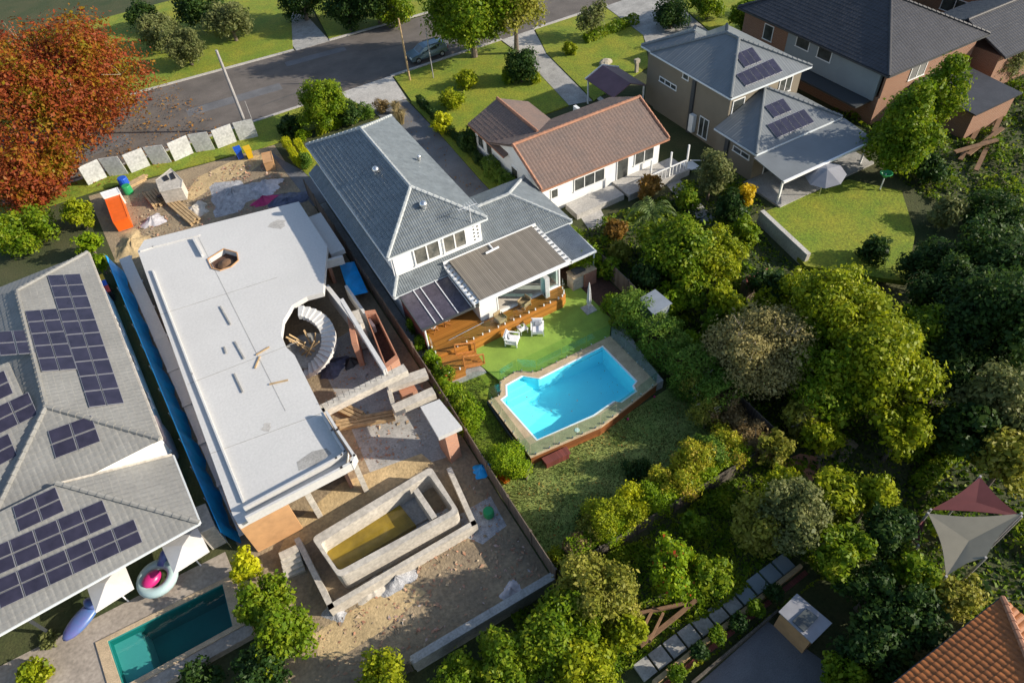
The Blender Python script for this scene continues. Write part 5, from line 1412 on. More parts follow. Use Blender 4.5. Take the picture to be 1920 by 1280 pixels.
TH = thing('tan_house', 'two-storey tan house with a grey steel roof and solar panels', 'house', (36.5,28,0))
up_, rdg, hps = hip(32.1,41.0,24.0,34.4,5.5,7.5)
u2, rd2, hp2 = hip(32.3,38.6,29.4,36.0,5.47,6.95)
ks = dict(rib=.25, course=6.0, amp=.012, step=.0, cols=4)
tiled_roof(TH, up_+u2, [rdg]+hps+[rd2]+hp2[2:], M['steelroof'], M['steelroof'], 'upper_roof', trim=M['gutter'], **ks)
ap = (36.2,24.35,5.0)
lo_ = [[(31.2,19.5,3.0),(40.6,19.5,3.0),ap],[(31.2,24.35,3.0),(31.2,19.5,3.0),ap],[(40.6,19.5,3.0),(40.6,24.35,3.0),ap]]
tiled_roof(TH, lo_, [((31.2,19.5,3.0),ap),((40.6,19.5,3.0),ap)], M['steelroof'], M['steelroof'], 'lower_roof', trim=M['gutter'], **ks)
tw_ = MB(); tw_.box(32.6,40.5,24.45,34.0,-.3,5.42); tw_.box(32.8,38.1,34.01,35.5,-.3,5.40); tw_.box(31.7,40.1,20.0,24.44,-.3,2.9); tw_.build('wall', M['tanwall'], TH)
tb_ = MB(); tb_.box(32.45,32.59,28.6,29.0,0,5.4); tb_.box(31.55,31.69,22.9,23.3,0,2.9); tb_.build('downpipe', M['darktrim'], TH)
for y0, y1, z0, z1, n_ in ((31.0,33.4,3.0,3.5,3),(26.4,27.6,.3,2.2,2),(29.6,30.4,4.5,5.2,1)): window(TH, '-x', 32.6, y0, y1, z0, z1, n_)
window(TH, '-x', 31.7, 20.5, 22.4, 1.7, 2.2, 2); window(TH, '-y', 24.45, 38.0, 39.5, 3.6, 5.0, 2); window(TH, '-y', 20.0, 33, 36.6, .1, 2.2, 3); window(TH, '-y', 24.45, 32.9, 34.2, 3.6, 4.8, 1)
ac = MB(); ac.box(32.2,32.58,28.0,28.55,.4,2.0); ac.build('hot_water_unit', M['white'], TH)
pr = MB(); pr.sheet([(30.9,16.2,2.45),(40.8,16.2,2.45),(40.8,19.42,2.85),(30.9,19.42,2.85)], .08); PRF = pr.build('patio_roof', M['steelroof'], TH)
pf_ = MB()
for x in (31.2,36.0,40.4): pf_.box(x,x+.14,16.4,16.54,-.2,2.36)
pf_.box(30.9,40.8,16.05,16.19,2.28,2.48); pf_.build('post', M['white_metal'], PRF)
pf_ = MB(); pf_.box(31.0,41.5,15.9,19.99,-.3,.18); pf_.build('patio_floor', M['path'], TH)
p0, nn = Vector(up_[2][0]), pn(up_[2])
panels(TH, [(1376,103),(1409,89),(1429,116),(1396,129)], 1, 3, p0, nn); panels(TH, [(1378,141),(1448,110),(1468,136),(1397,164)], 1, 6, p0, nn)
p0, nn = Vector(lo_[0][0]), pn(lo_[0])
panels(TH, [(1432,200),(1467,185),(1485,209),(1451,223)], 1, 3, p0, nn); panels(TH, [(1436,235),(1506,205),(1527,231),(1456,261)], 1, 6, p0, nn)
for a, b in ((1272,92),(1284,101)):
    c = at_plane(a, b, Vector(u2[3][0]) if len(u2) > 3 else Vector(up_[1][0]), pn(up_[1])); MB().lathe(c+Vector((0,0,-.1)), [(.2,0),(.2,.3),(.32,.38),(.32,.55),(.1,.7)], 12).build('roof_vent', M['white_metal'], TH)
GU = thing('grey_parasol', 'tilted grey white parasol on the lawn beside the tan house patio', 'parasol', gat(1535,368,0))
c = MB()
for k in range(8):
    a, b = k*math.pi/4, (k+1)*math.pi/4; c.add([(1.5*math.cos(a),1.5*math.sin(a),2.0+.3*math.cos(a)),(1.5*math.cos(b),1.5*math.sin(b),2.0+.3*math.cos(b)),(0,0,2.55)], [(0,1,2)])
c.build('canopy', M['greyroof'], GU, local=True); MB().tube([(0,0,0),(0,0,2.5)], .04, 8).build('pole', M['steel'], GU, local=True)
HO = thing('rotary_clothesline', 'green and white post airer standing on the bright lawn', 'clothesline', gat(1648,360,0))
MB().tube([(0,0,-.2),(0,0,1.7)], .05, 8).build('pole', M['white_metal'], HO, local=True); MB().lathe((0,0,1.3), [(.05,0),(.5,.5),(.45,.52),(.05,.1)], 10).build('hood', M['green'], HO, local=True)

DH = thing('dark_roof_house', 'brick and grey clad house under a big charcoal roof', 'house', (51,28,0))
dp, dr, dh_ = hip(45.3,58.0,19.6,37.5,5.0,8.0)
tiled_roof(DH, dp, [dr]+dh_, M['blackroof'], M['blackroof'], trim=M['darktrim'], **kb)
d2 = [[(58.1,17.5,3.6),(66,17.5,3.6),(66,22,5.4),(58.1,22,5.4)],[(66,26.5,3.6),(58.1,26.5,3.6),(58.1,22,5.4),(66,22,5.4)]]
tiled_roof(DH, d2, [((58.1,22,5.4),(66,22,5.4))], M['blackroof'], M['blackroof'], 'wing_roof', trim=M['darktrim'], **kb)
dw = MB(); dw.box(45.9,57.4,20.2,37,-.3,2.6); dw.box(45.9,46.1,31.2,37,2.61,4.9); dw.box(45.9,57.4,20.1,20.3,2.61,4.9); dw.box(58.2,65.6,18,26,-.3,3.5); dw.build('brick_wall', M['orangebrick'], DH)
dg = MB(); dg.box(45.75,46.1,20.6,31.1,2.2,4.92); dg.build('clad_wall', M['greywall'], DH)
window(DH, '-x', 45.75, 28.4, 30.0, 3.7, 4.7, 1); window(DH, '-x', 45.75, 25.8, 27.4, 3.6, 4.7, 1); window(DH, '-x', 45.9, 33, 34.2, 2.9, 4.4, 1); window(DH, '-y', 20.1, 49, 51, 3.2, 4.5, 2)
dd = MB(); dd.box(44.0,45.85,20.8,30.5,2.0,2.15); dd.build('side_awning', M['darktrim'], DH)
FH = thing('far_dark_house', 'dark roofed house in the far top right corner', 'house', (76,30,0))
hp3, rd3, hh3 = hip(68,86,24,40,3.4,6.4)
tiled_roof(FH, hp3, [rd3]+hh3, M['blackroof'], M['blackroof'], trim=M['gutter'], rib=.4, course=.4, amp=.02, step=.02, cols=3)
MB().box(68.6,85.4,24.6,39.4,-.3,3.3).build('wall', M['orangebrick'], FH)
window(FH, '-y', 24.6, 72, 75, .8, 2.3, 3); window(FH, '-x', 68.6, 28, 31, .8, 2.3, 2)
GR = thing('dark_garage', 'dark steel roofed garage behind the tall conifer', 'garage', (55,13.5,0))
gc = px3([(1788,118),(1868,152),(1850,205),(1800,200)], 2.6); gx = [p[0] for p in gc]; gy = [p[1] for p in gc]; gx0, gx1, gy0, gy1 = min(gx), max(gx), min(gy), max(gy)
g_ = MB(); g_.sheet([(gx0,gy0,2.5),(gx1,gy0,2.5),(gx1,gy1,2.9),(gx0,gy1,2.9)], .12); g_.build('roof', M['blackroof'], GR)
MB().box(gx0+.3,gx1-.3,gy0+.3,gy1-.3,-.3,2.36).build('wall', M['orangebrick'], GR)
for k, (a, b) in enumerate((((1800,300),(1850,215)),((1830,320),(1895,180)),((1815,290),(1880,240)),((1790,285),(1870,262)))):
    o = MB(); o.bar(gat(*a,.15+.3*k), gat(*b,.3+.3*k), .35, .12); ob = o.build('timber_plank', M['oldtimber']); tag(ob, ['orange brown plank lowest in the pile by the dark garage','long plank leaning across the pile by the dark garage','plank in the middle of the pile by the dark garage','topmost plank of the pile by the dark garage'][k], 'plank', 'planks by the garage')

# lawn of the tan house, its retaining wall, sheds
lawn(poly_px([(1425,402),(1500,372),(1590,338),(1690,360),(1715,440),(1700,530),(1510,500)],0), 'lawn_sun', .09)
rw_ = MB()
a, b = gat(1422,418), gat(1508,500); rw_.bar(a+Vector((0,0,.5)), b+Vector((0,0,.5)), .35, 1.5)
rw_ = tag(rw_.build('garden_wall', M['concrete']), 'grey concrete garden wall along the edge of the bright lawn', 'wall')
drape('path', poly_px([(1235,330),(1262,322),(1330,400),(1365,425),(1345,440),(1290,395)]), M['path'], .012)
lawn(poly_px([(1165,395),(1235,380),(1260,410),(1175,425)],0), 'lawn_sun', .05)
drape('path', poly_px([(1080,395),(1120,380),(1140,420),(1105,432)]), M['concrete'], .02)
SH = thing('garden_shed', 'small grey steel garden shed among the trees right of the hedge', 'shed', at(1228,566,0))
q = px3([(1197,560),(1228,545),(1260,571),(1226,590)], 2.1)
MB().sheet([(q[0][0],q[0][1],2.1),(q[3][0],q[3][1],2.1),(q[2][0],q[2][1],2.25),(q[1][0],q[1][1],2.25)], .06).build('roof', M['corr'], SH); MB().prism(inset(q,.15), -.4, 2.0).build('wall', M['greywall'], SH)
CO = thing('chicken_coop', 'little brown timber coop with a pitched roof on the shaded grass', 'coop', at(1418,515,0))
q = [at(1398,520,1.6), at(1440,503,1.6), at(1434,520,1.0), at(1402,536,1.0)]
MB().sheet([q[0],q[1],q[2],q[3]], .07).build('roof', M['redtimber'], CO); cc_ = sum(q, Vector())/4
MB().box(cc_.x-.8,cc_.x+.8,cc_.y-.25,cc_.y+.5,-.4,1.0).build('body', M['oldfence'], CO)

# ================================================================ lower right corner
OH = thing('orange_roof_house', 'house with a bright orange terracotta roof in the bottom corner', 'house', (10,-17,-.85))
hp4, rd4, hh4 = hip(3.2,15.5,-24.5,-12.25,3.0,5.7)
tiled_roof(OH, hp4, hh4, M['orangetile'], M['browncap'], trim=M['darktrim'], rib=.28, course=.34, amp=.045, step=.03, cols=5)
MB().box(3.8,14.9,-24,-12.9,-1.2,2.8).build('wall', M['orangebrick'], OH)
def sail(name, label, pts, m):
    P = [Vector(p) for p in pts]; n = len(P); c = sum(P, Vector())/n; vs = [c-Vector((0,0,.12))]; k = 8
    for i in range(n):
        a, b = P[i], P[(i+1)%n]
        for j in range(k):
            t = j/k; q = a.lerp(b, t); vs.append(q.lerp(c, .13*math.sin(math.pi*t)))
    tot = n*k; fs = [(0,1+i,1+(i+1)%tot) for i in range(tot)]
    vs2 = [v-Vector((0,0,.03)) for v in vs]; fs2 = [tuple(x+len(vs) for x in reversed(f)) for f in fs]
    o = thing(name, label, 'shade sail', (c.x,c.y,zg(c.y)))
    MB().add(vs+vs2, fs+fs2).build('cloth', M[m], o)
    for p in P: MB().tube([(p.x,p.y,zg(p.y)-.3),(p.x,p.y,p.z+.05)], .06, 7).build('pole', M['pole'], o)
sail('shade_sail', 'cream four cornered shade sail', [at(1740,962,2.8),at(1915,962,3.4),at(1848,1045,3.0),at(1774,1080,2.5)], 'sailcream')
sail('shade_sail', 'red three cornered shade sail behind the cream one', [at(1838,893,3.6),at(1915,968,2.6),at(1745,955,2.5),], 'sailred')
sail('shade_sail', 'small red shade sail left of the cream one', [at(1738,965,2.2),at(1700,1010,2.0),at(1722,1022,2.0)], 'sailred')
PS = thing('paved_edge', 'row of pale pavers with a yellow timber edge between the trees', 'edging', (5,-6.2,-.85))
e0, e1 = gat(1480,1050), gat(1195,1265); d_ = (e1-e0)
for k in range(11):
    a, b = e0+d_*(k/11+.006), e0+d_*((k+1)/11-.006); MB().bar(a+Vector((0,0,.06)), b+Vector((0,0,.06)), .85, .2).build('paver', M['path'] if k > 3 else M['greywall'], PS)
t0, t1 = gat(1500,1064), gat(1225,1282); MB().bar(t0+Vector((0,0,.1)), t1+Vector((0,0,.1)), .22, .5).build('timber_edge', M['timber'], PS)
t0, t1 = gat(1512,1072), gat(1240,1290); MB().bar(t0+Vector((0,0,-.1)), t1+Vector((0,0,-.1)), .25, .3).build('sleeper', M['redtimber'], PS)
drape('paving', poly_px([(1300,1290),(1440,1165),(1560,1250),(1540,1300)]), M['drive'], .02)
fe = MB(); a, b = gat(1455,1150), gat(1295,1285); fe.bar(a+Vector((0,0,.25)), b+Vector((0,0,.25)), .1, .6); tag(fe.build('low_rail', M['oldfencex']), 'low weathered rail along the dark paved court', 'rail')
WS = thing('white_roof_shed', 'timber shed with a white roof and one dark skylight', 'shed', at(1508,1160,-.85))
q = px3([(1460,1146),(1494,1112),(1560,1168),(1522,1206)], .9)
MB().sheet([(x,y,.9+.02*i) for i, (x,y) in enumerate(q)], .08).build('roof', M['greyroof'], WS)
MB().prism(inset(q,.12), -1.1, .8).build('wall', M['ply'], WS)
MB().prism(px3([(1486,1164),(1512,1140),(1534,1157),(1508,1184)], 1.0), .96, 1.03).build('skylight', M['glassdark'], WS)
lad = MB()
for s_ in (0,1):
    lad.bar(gat(1225+s_*18,1140+s_*10,.2), gat(1200+s_*18,1190+s_*12,1.2), .12, .2)
lad.bar(gat(1195,1150,.5), gat(1290,1130,.3), .15, .2); lad.bar(gat(1200,1210,.3), gat(1305,1125,.3), .2, .2)
tag(lad.build('broken_pergola', M['oldtimber']), 'broken brown timber frame in the gap between the bottom trees', 'timber frame')
drape('path', poly_px([(1455,870),(1500,850),(1560,860),(1520,905),(1470,900)]), M['sitebrick'], .02)
drape('path', poly_px([(1530,850),(1590,815),(1610,835),(1570,880),(1540,895)]), M['dirt'], .024)
HG = hedge(gat(1690,860), gat(1800,770), .9, .9, 'green', 'clipped hedge strip nearer the round yellow green tree', .2, .8, 'hedge strips in the dark garden', 5)
HG = hedge(gat(1715,915), gat(1830,815), .8, .8, 'green', 'clipped hedge strip nearer the red shade sail', .2, .8, 'hedge strips in the dark garden', 6)

# ================================================================ street things
def pole(px, py, h, r, label, name='utility_pole', arm=0, m='pole'):
    o = thing(name, label, 'pole', gat(px,py))
    MB().tube([(0,0,-.3),(0,0,h*.5),(0,0,h)], [r,r*.9,r*.7], 10).build('shaft', M[m], o, local=True)
    if arm:
        a = MB(); a.bar((-arm,0,h-.5),(arm,0,h-.5),.1,.12)
        for k in (-1,-.5,.5,1): a.lathe((k*arm*.92,0,h-.44), [(.05,0),(.06,.12),(.02,.14)], 8)
        a.build('crossarm', M[m], o, local=True)
    return o
pole(465,245,8.1,.17,'tall pale utility pole standing at the front of the building site', arm=0)
pole(482,250,3.4,.05,'thin grey post right of the tall utility pole', 'street_post')
pole(769,152,6.5,.11,'pale street pole standing in front of the parked car bonnet', m='timber'); pole(813,148,5.0,.06,'thin grey street pole in front of the parked car door', 'street_post')
CARP = Vector((19.75,57.55,.012))
CA = thing('parked_car', 'silver blue station wagon parked at the kerb under the street tree', 'car', CARP, R(-1))
prof = [(-2.2,.32),(-2.25,.62),(-2.15,.86),(-1.2,.98),(-.55,1.46),(-.2,1.54),(1.35,1.54),(1.95,1.42),(2.2,.95),(2.22,.36)]
def carbody(prof, y, zs):
    mb = MB(); n = len(prof); vs = []
    for yy, s_ in ((-y,.0),(-y+.07,.0),(y-.07,.0),(y,.0)): 
        for x, z in prof:
            tuck = .17*max(0,(z-.95)/.6) if abs(yy) > y-.1 else 0
            inn = .035 if abs(yy) == y else 0
            vs.append((x*(1-inn*.6), yy-math.copysign(tuck,yy), z-inn*.8 if z > .6 else z+inn))
    fs = [(i*n+k,i*n+(k+1)%n,(i+1)*n+(k+1)%n,(i+1)*n+k) for i in range(3) for k in range(n)]
    fs += [tuple(range(n)), tuple(reversed(range(3*n,4*n)))]
    return mb.add(vs, [tuple(reversed(f)) for f in fs])
carbody(prof, .9, 0).build('body', M['carpaint'], CA, local=True)
gl = MB()
for s_ in (-1,1):
    for x0, x1 in ((-.72,.1),(.16,.95),(1.02,1.75)):
        y = s_*.84; gl.add([(x0+(.18 if x0 < -.5 else 0),y,1.02),(x1,y,1.02),(x1-(.12 if x1 > 1.5 else 0),s_*.755,1.43),(x0+(.5 if x0 < -.5 else .02),s_*.755,1.43)], [(0,1,2,3) if s_ < 0 else (3,2,1,0)])
gl.sheet([(-1.16,-.7,1.02),(-1.16,.7,1.02),(-.6,.62,1.455),(-.6,-.62,1.455)], .02); gl.sheet([(2.19,-.7,1.02),(2.19,.7,1.02),(1.99,.62,1.41),(1.99,-.62,1.41)], .02)
gl.build('window', M['glassdark'], CA, local=True)
for x in (-1.42,1.42):
    for s_ in (-1,1):
        wh = MB().tube([(x,s_*.70,.33),(x,s_*.93,.33)], .33, 18).build('wheel', M['tyre'], CA, local=True); MB().tube([(x,s_*.925,.33),(x,s_*.94,.33)], .2, 12).build('rim', M['steel'], wh, local=True)
for s_ in (-1,1):
    MB().box(-2.27,-2.12,s_*.68-.17,s_*.68+.17,.66,.80).build('headlight', M['lamp'], CA, local=True); MB().box(2.1,2.26,s_*.74-.1,s_*.74+.1,.75,1.0).build('taillight', M['tail'], CA, local=True)
    MB().bar((-.1,s_*.70,1.58),(1.6,s_*.70,1.56),.04).build('roof_rail', M['darktrim'], CA, local=True); MB().box(-.75,-.6,s_*.98-.09,s_*.98+.09,1.0,1.12).build('mirror', M['carpaint'], CA, local=True)
MB().box(-2.30,-2.2,-.8,.8,.3,.5).box(2.2,2.29,-.8,.8,.3,.52).build('bumper', M['darktrim'], CA, local=True)
rk = MB().ball((0,0,.25), (.75,.5,.4), 12, 7, .12); ro = rk.build('garden_rock', M['stone'], local=True); ro.location = gat(1135,122); tag(ro, 'flat sandy garden rock on the bright front lawn', 'rock')
bx_ = MB(); bx_.box(-.15,.15,-.15,.15,0,1.0); bx_.box(-.25,.25,-.2,.2,1.0,1.35); b_ = bx_.build('letterbox', M['stone'], local=True); b_.location = gat(1263-70,137)+Vector((0,0,.1)); tag(b_, 'small post shaped letterbox casting a shadow on the bright lawn', 'letterbox')

# small loose bits on the building site, fallen leaves by the street
rng = np.random.default_rng(12)
def scatter(name, label, n, pts, m, size, seed, z=.03, cat='debris'):
    rng = np.random.default_rng(seed); xs_ = [p[0] for p in pts]; ys_ = [p[1] for p in pts]
    x = rng.uniform(min(xs_),max(xs_),n); y = rng.uniform(min(ys_),max(ys_),n); ins = np.zeros(n,bool); j = len(pts)-1
    for i in range(len(pts)):
        c = ((pts[i][1] > y) != (pts[j][1] > y)) & (x < (pts[j][0]-pts[i][0])*(y-pts[i][1])/(pts[j][1]-pts[i][1]+1e-9)+pts[i][0]); ins ^= c; j = i
    cl = rng.random(n) < .35+.65*(np.sin(x*1.1)*np.cos(y*.9+1) > .1); ins &= cl
    x, y = x[ins], y[ins]; pz = np.interp(y,[6,15],[-.85,0])+z
    nr = rng.normal(size=(len(x),3))*.35+np.array([0,0,1.])
    o = bpy.data.objects.new(name, leaf_mesh(name, np.stack([x,y,pz],1), nr, size, m, rng, .5)); COL.objects.link(o); tag(o, label, cat, kind='stuff')
scatter('debris', 'scattered chips and offcuts over the dirt of the building site', 2600, [(-16,50),(-1,49),(-1,36),(-13.5,37.5)], M['debris'], .28, 1)
scatter('debris', 'small rubble bits over the dirt yard behind the tank', 1500, [(-12,4.2),(-.5,8.5),(-.4,.6),(-12,.6)], M['debris'], .2, 2)
scatter('debris', 'offcuts and rubble on the courtyard floor', 900, [(-6.4,20),(-.6,24),(-.5,11),(-6,11.5)], M['debris'], .22, 3)
scatter('leaf_litter', 'fallen autumn leaves on the road and verge under the red tree', 5000, [(-24,75),(-6,72),(-3,53),(-24,53)], M['litter'], .22, 4, .16, 'leaves')
scatter('leaf_litter', 'fallen leaves along the driveway edges and front verge', 1200, [(9,52),(14.8,52),(14.3,28),(9,28)], M['litter'], .12, 5, .075, 'leaves')
scatter('leaf_litter', 'fallen leaves on the shaded back lawn', 900, [(.3,.4),(13,.4),(13,6.4),(.3,6.4)], M['litter'], .09, 6, .06, 'leaves')
# ================================================================ planting inside the plot
hd = 'clipped hedge pieces in the front garden'
hedge(at(538,272,.4), at(560,308,.4), .55, .8, 'lime', 'yellow green clipped hedge arm nearest the street corner', .10, 1.0, hd, 1)
hedge(at(560,276,.4), at(578,304,.4), .6, .85, 'lime', 'yellow green clipped hedge arm touching the house', .10, 1.0, hd, 2)
hedge(at(558,310,.4), at(582,304,.4), .6, .8, 'lime', 'yellow green clipped cross hedge joining the two arms', .10, 1.0, hd, 3)
for i, (px, py, r, h, k, lb) in enumerate(((572,262,.9,1.0,'bright','low bright shrub at the left end of the front bed'),(605,250,.9,1.2,'yellow','yellow green shrub second from the left in the front bed'),(632,240,.9,1.3,'bright','bright shrub in the middle of the front bed'),
        (660,232,1.0,1.5,'green','dark leaved shrub right of the middle of the front bed'),(690,222,1.0,1.6,'hedge','deep green shrub beside the straw coloured shrub'),(716,213,1.0,1.6,'dry','straw coloured shrub at the driveway end of the front bed'))):
    shrub(gat(px,py), (r,r*.8), h, k, lb, leaf=.14, seed=i+3, group='shrubs of the front bed')
blades(gat(752,232,.05), .9, 1.6, 260, 'straw', 'tall straw grass clump between the roof corner and driveway', seed=1); blades(gat(744,212,.05), .7, 1.3, 180, 'straw', 'smaller straw grass clump nearer the street by the driveway', seed=2)
hedge((14.45,28.4,.05),(14.6,34,.05), .8, 1.5, 'hedge', 'leafy hedge end with pale flowers next to the garage wing', .14, 1.0, 'driveway hedges', 4, bulge=.3)
hedge((14.5,34.3,.05),(14.7,49,.05), .55, .8, 'dark', 'low dark hedge along the far side of the driveway', .13, .9, 'driveway hedges', 5)
shrub(gat(576,318), (.75,.75), 1.8, 'hedge', 'round dark shrub at the front corner of the side path', leaf=.13, seed=21)
# left boundary shrubs
for i, (px, py, r, h, k, lb) in enumerate(((778,625,.45,1.6,'bright','thin bright shrub under the dark side screen'),(795,660,.55,1.7,'bright','bright shrub beside the white patio post'),(812,690,.6,1.5,'bright','leafy shrub beside the deck landing'),
        (832,715,.75,1.6,'green','shrub at the foot of the deck corner'),(850,745,.85,1.7,'bright','dense shrub on the left fence below the deck'),(868,775,.95,1.7,'green','dense shrub on the left fence level with the pool steps'),(884,805,.95,1.6,'bright','dense shrub on the left fence just above the round bush'))):
    p = gat(px,py); p.x = max(p.x, .5+.2*r); shrub(p, (r,r*1.1), h, k, lb, leaf=.13, seed=30+i, group='shrubs along the left fence')
shrub((1.35,7.15,-.75), (1.35,1.25), 2.1, 'bright', 'big round green bush at the near left corner of the pool', 'round_bush', 'bush', .11, 1.3, 16, seed=50)
gcv = shrub(gat(945,897), (.75,.5), .35, 'rustgrass', 'bright orange ground cover below the big round bush', 'ground_cover', 'plant', .12, 1.2, 8, seed=51)
# hedge on the right
hedge((14.2,17.6,0),(14.3,21.3,0), 1.5, 2.0, 'bright', 'leafy hedge beside the brick barbecue', .16, .8, 'hedges along the right fence', 7, bulge=.4)
hedge((14.1,3.4,-.85),(13.95,13.6,0), 1.9, 2.9, 'hedge', 'long tall green hedge beside the pool coping', .15, 1.25, 'hedges along the right fence', 8, bulge=.5)
shrub(gat(1152,590), (1.0,1.0), 1.8, 'bright', 'light green shrub between the umbrella and the long hedge', leaf=.15, seed=60)
shrub(gat(1172,612), (1.1,1.0), 1.6, 'yellow', 'yellow tinged shrub on the mulch beside the turf', leaf=.15, seed=61)
blades(gat(1185,588,.1), .9, 1.2, 90, 'lime', 'yellow green strap leaved plant by the right fence', 'strap_plant', 'plant', seed=6, w=.05)
tree(1425,830,30,.4,'dry','straw coloured bush squeezed into the far fence corner','dry_bush','bush',leaf=.13,dens=.6,bare=6,bark='palebark',group='dry bushes at the back right corner')
tree(1310,720,38,.9,'olive','thin bare twigged tree rising out of the long hedge', 'dry_tree', leaf=.12, dens=.18, bare=10, bark='palebark')
for i, (px, py, r, k, lb) in enumerate(((1325,775,34,'olive','olive brown dry bush at the end of the long hedge'),(1360,770,40,'dry','straw coloured dry bush beside the fence corner'),(1398,812,36,'dry','brown twiggy bush in the back right fence corner'))):
    tree(px, py, r, .6, k, lb, 'dry_bush', 'bush', leaf=.13, dens=.7, bare=7, bark='palebark', group='dry bushes at the back right corner')
hedge((1.3,.62,-.85),(13.4,.7,-.85), 1.0, 1.45, 'bright', 'low green hedge filling in behind the shrubs along the back fence', .13, .9, None, 15, bulge=.35)
for i, (x, y, r, h, k, lb) in enumerate(((.9,.9,.7,1.0,'yellow','smallest shrub in the back left corner'),(1.8,1.0,.8,1.3,'dry','straw tipped shrub near the left end of the back row'),(2.8,1.2,.9,1.6,'olive','yellow olive shrub left of the biggest golden one'),
        (3.9,1.5,1.15,2.2,'yellow','biggest golden shrub of the back row'),(4.9,1.2,.95,1.9,'yellow','yellow shrub right of the biggest golden one'),(5.9,1.3,.9,1.9,'lime','lime yellow shrub left of the middle of the back row'),
        (6.8,1.1,.85,1.7,'bright','bright green shrub in the middle of the back row'),(7.6,1.4,.85,1.9,'photinia','glossy shrub just right of the middle of the back row'),(8.6,1.2,.9,2.1,'photinia','glossy shrub with a narrow top in the right half of the back row'),
        (9.5,1.5,.9,2.3,'photinia','glossy yellow tipped shrub beside the red topped shrub'),(10.4,1.7,.9,2.7,'photinia','tall shrub with a reddish top in the back row'),(11.4,1.4,1.0,2.3,'hedge','deep green shrub behind the red topped shrub'),(12.3,1.5,1.0,2.4,'photinia','glossy shrub with yellow tips, rightmost of the back row'))):
    shrub((x,y-.25,-.85), (r*1.12,r*1.3), h*1.1, k, lb, 'back_shrub', 'shrub', .13, 1.1, 15, 'shrubs along the back fence', 100+i, k=(.26,.44))
for i, (px, py, r, h, lb) in enumerate(((1225,905,.8,.9,'dark low shrub on the lawn side below the middle back shrubs'),(1190,885,.9,.8,'dark low shrub spreading onto the shaded lawn'),(1095,975,.7,.8,'dark green low shrub on the lawn in front of the golden shrub'))):
    shrub(gat(px,py), (r,r), h, 'dark', lb, leaf=.12, seed=70+i, group='low dark shrubs on the back lawn')

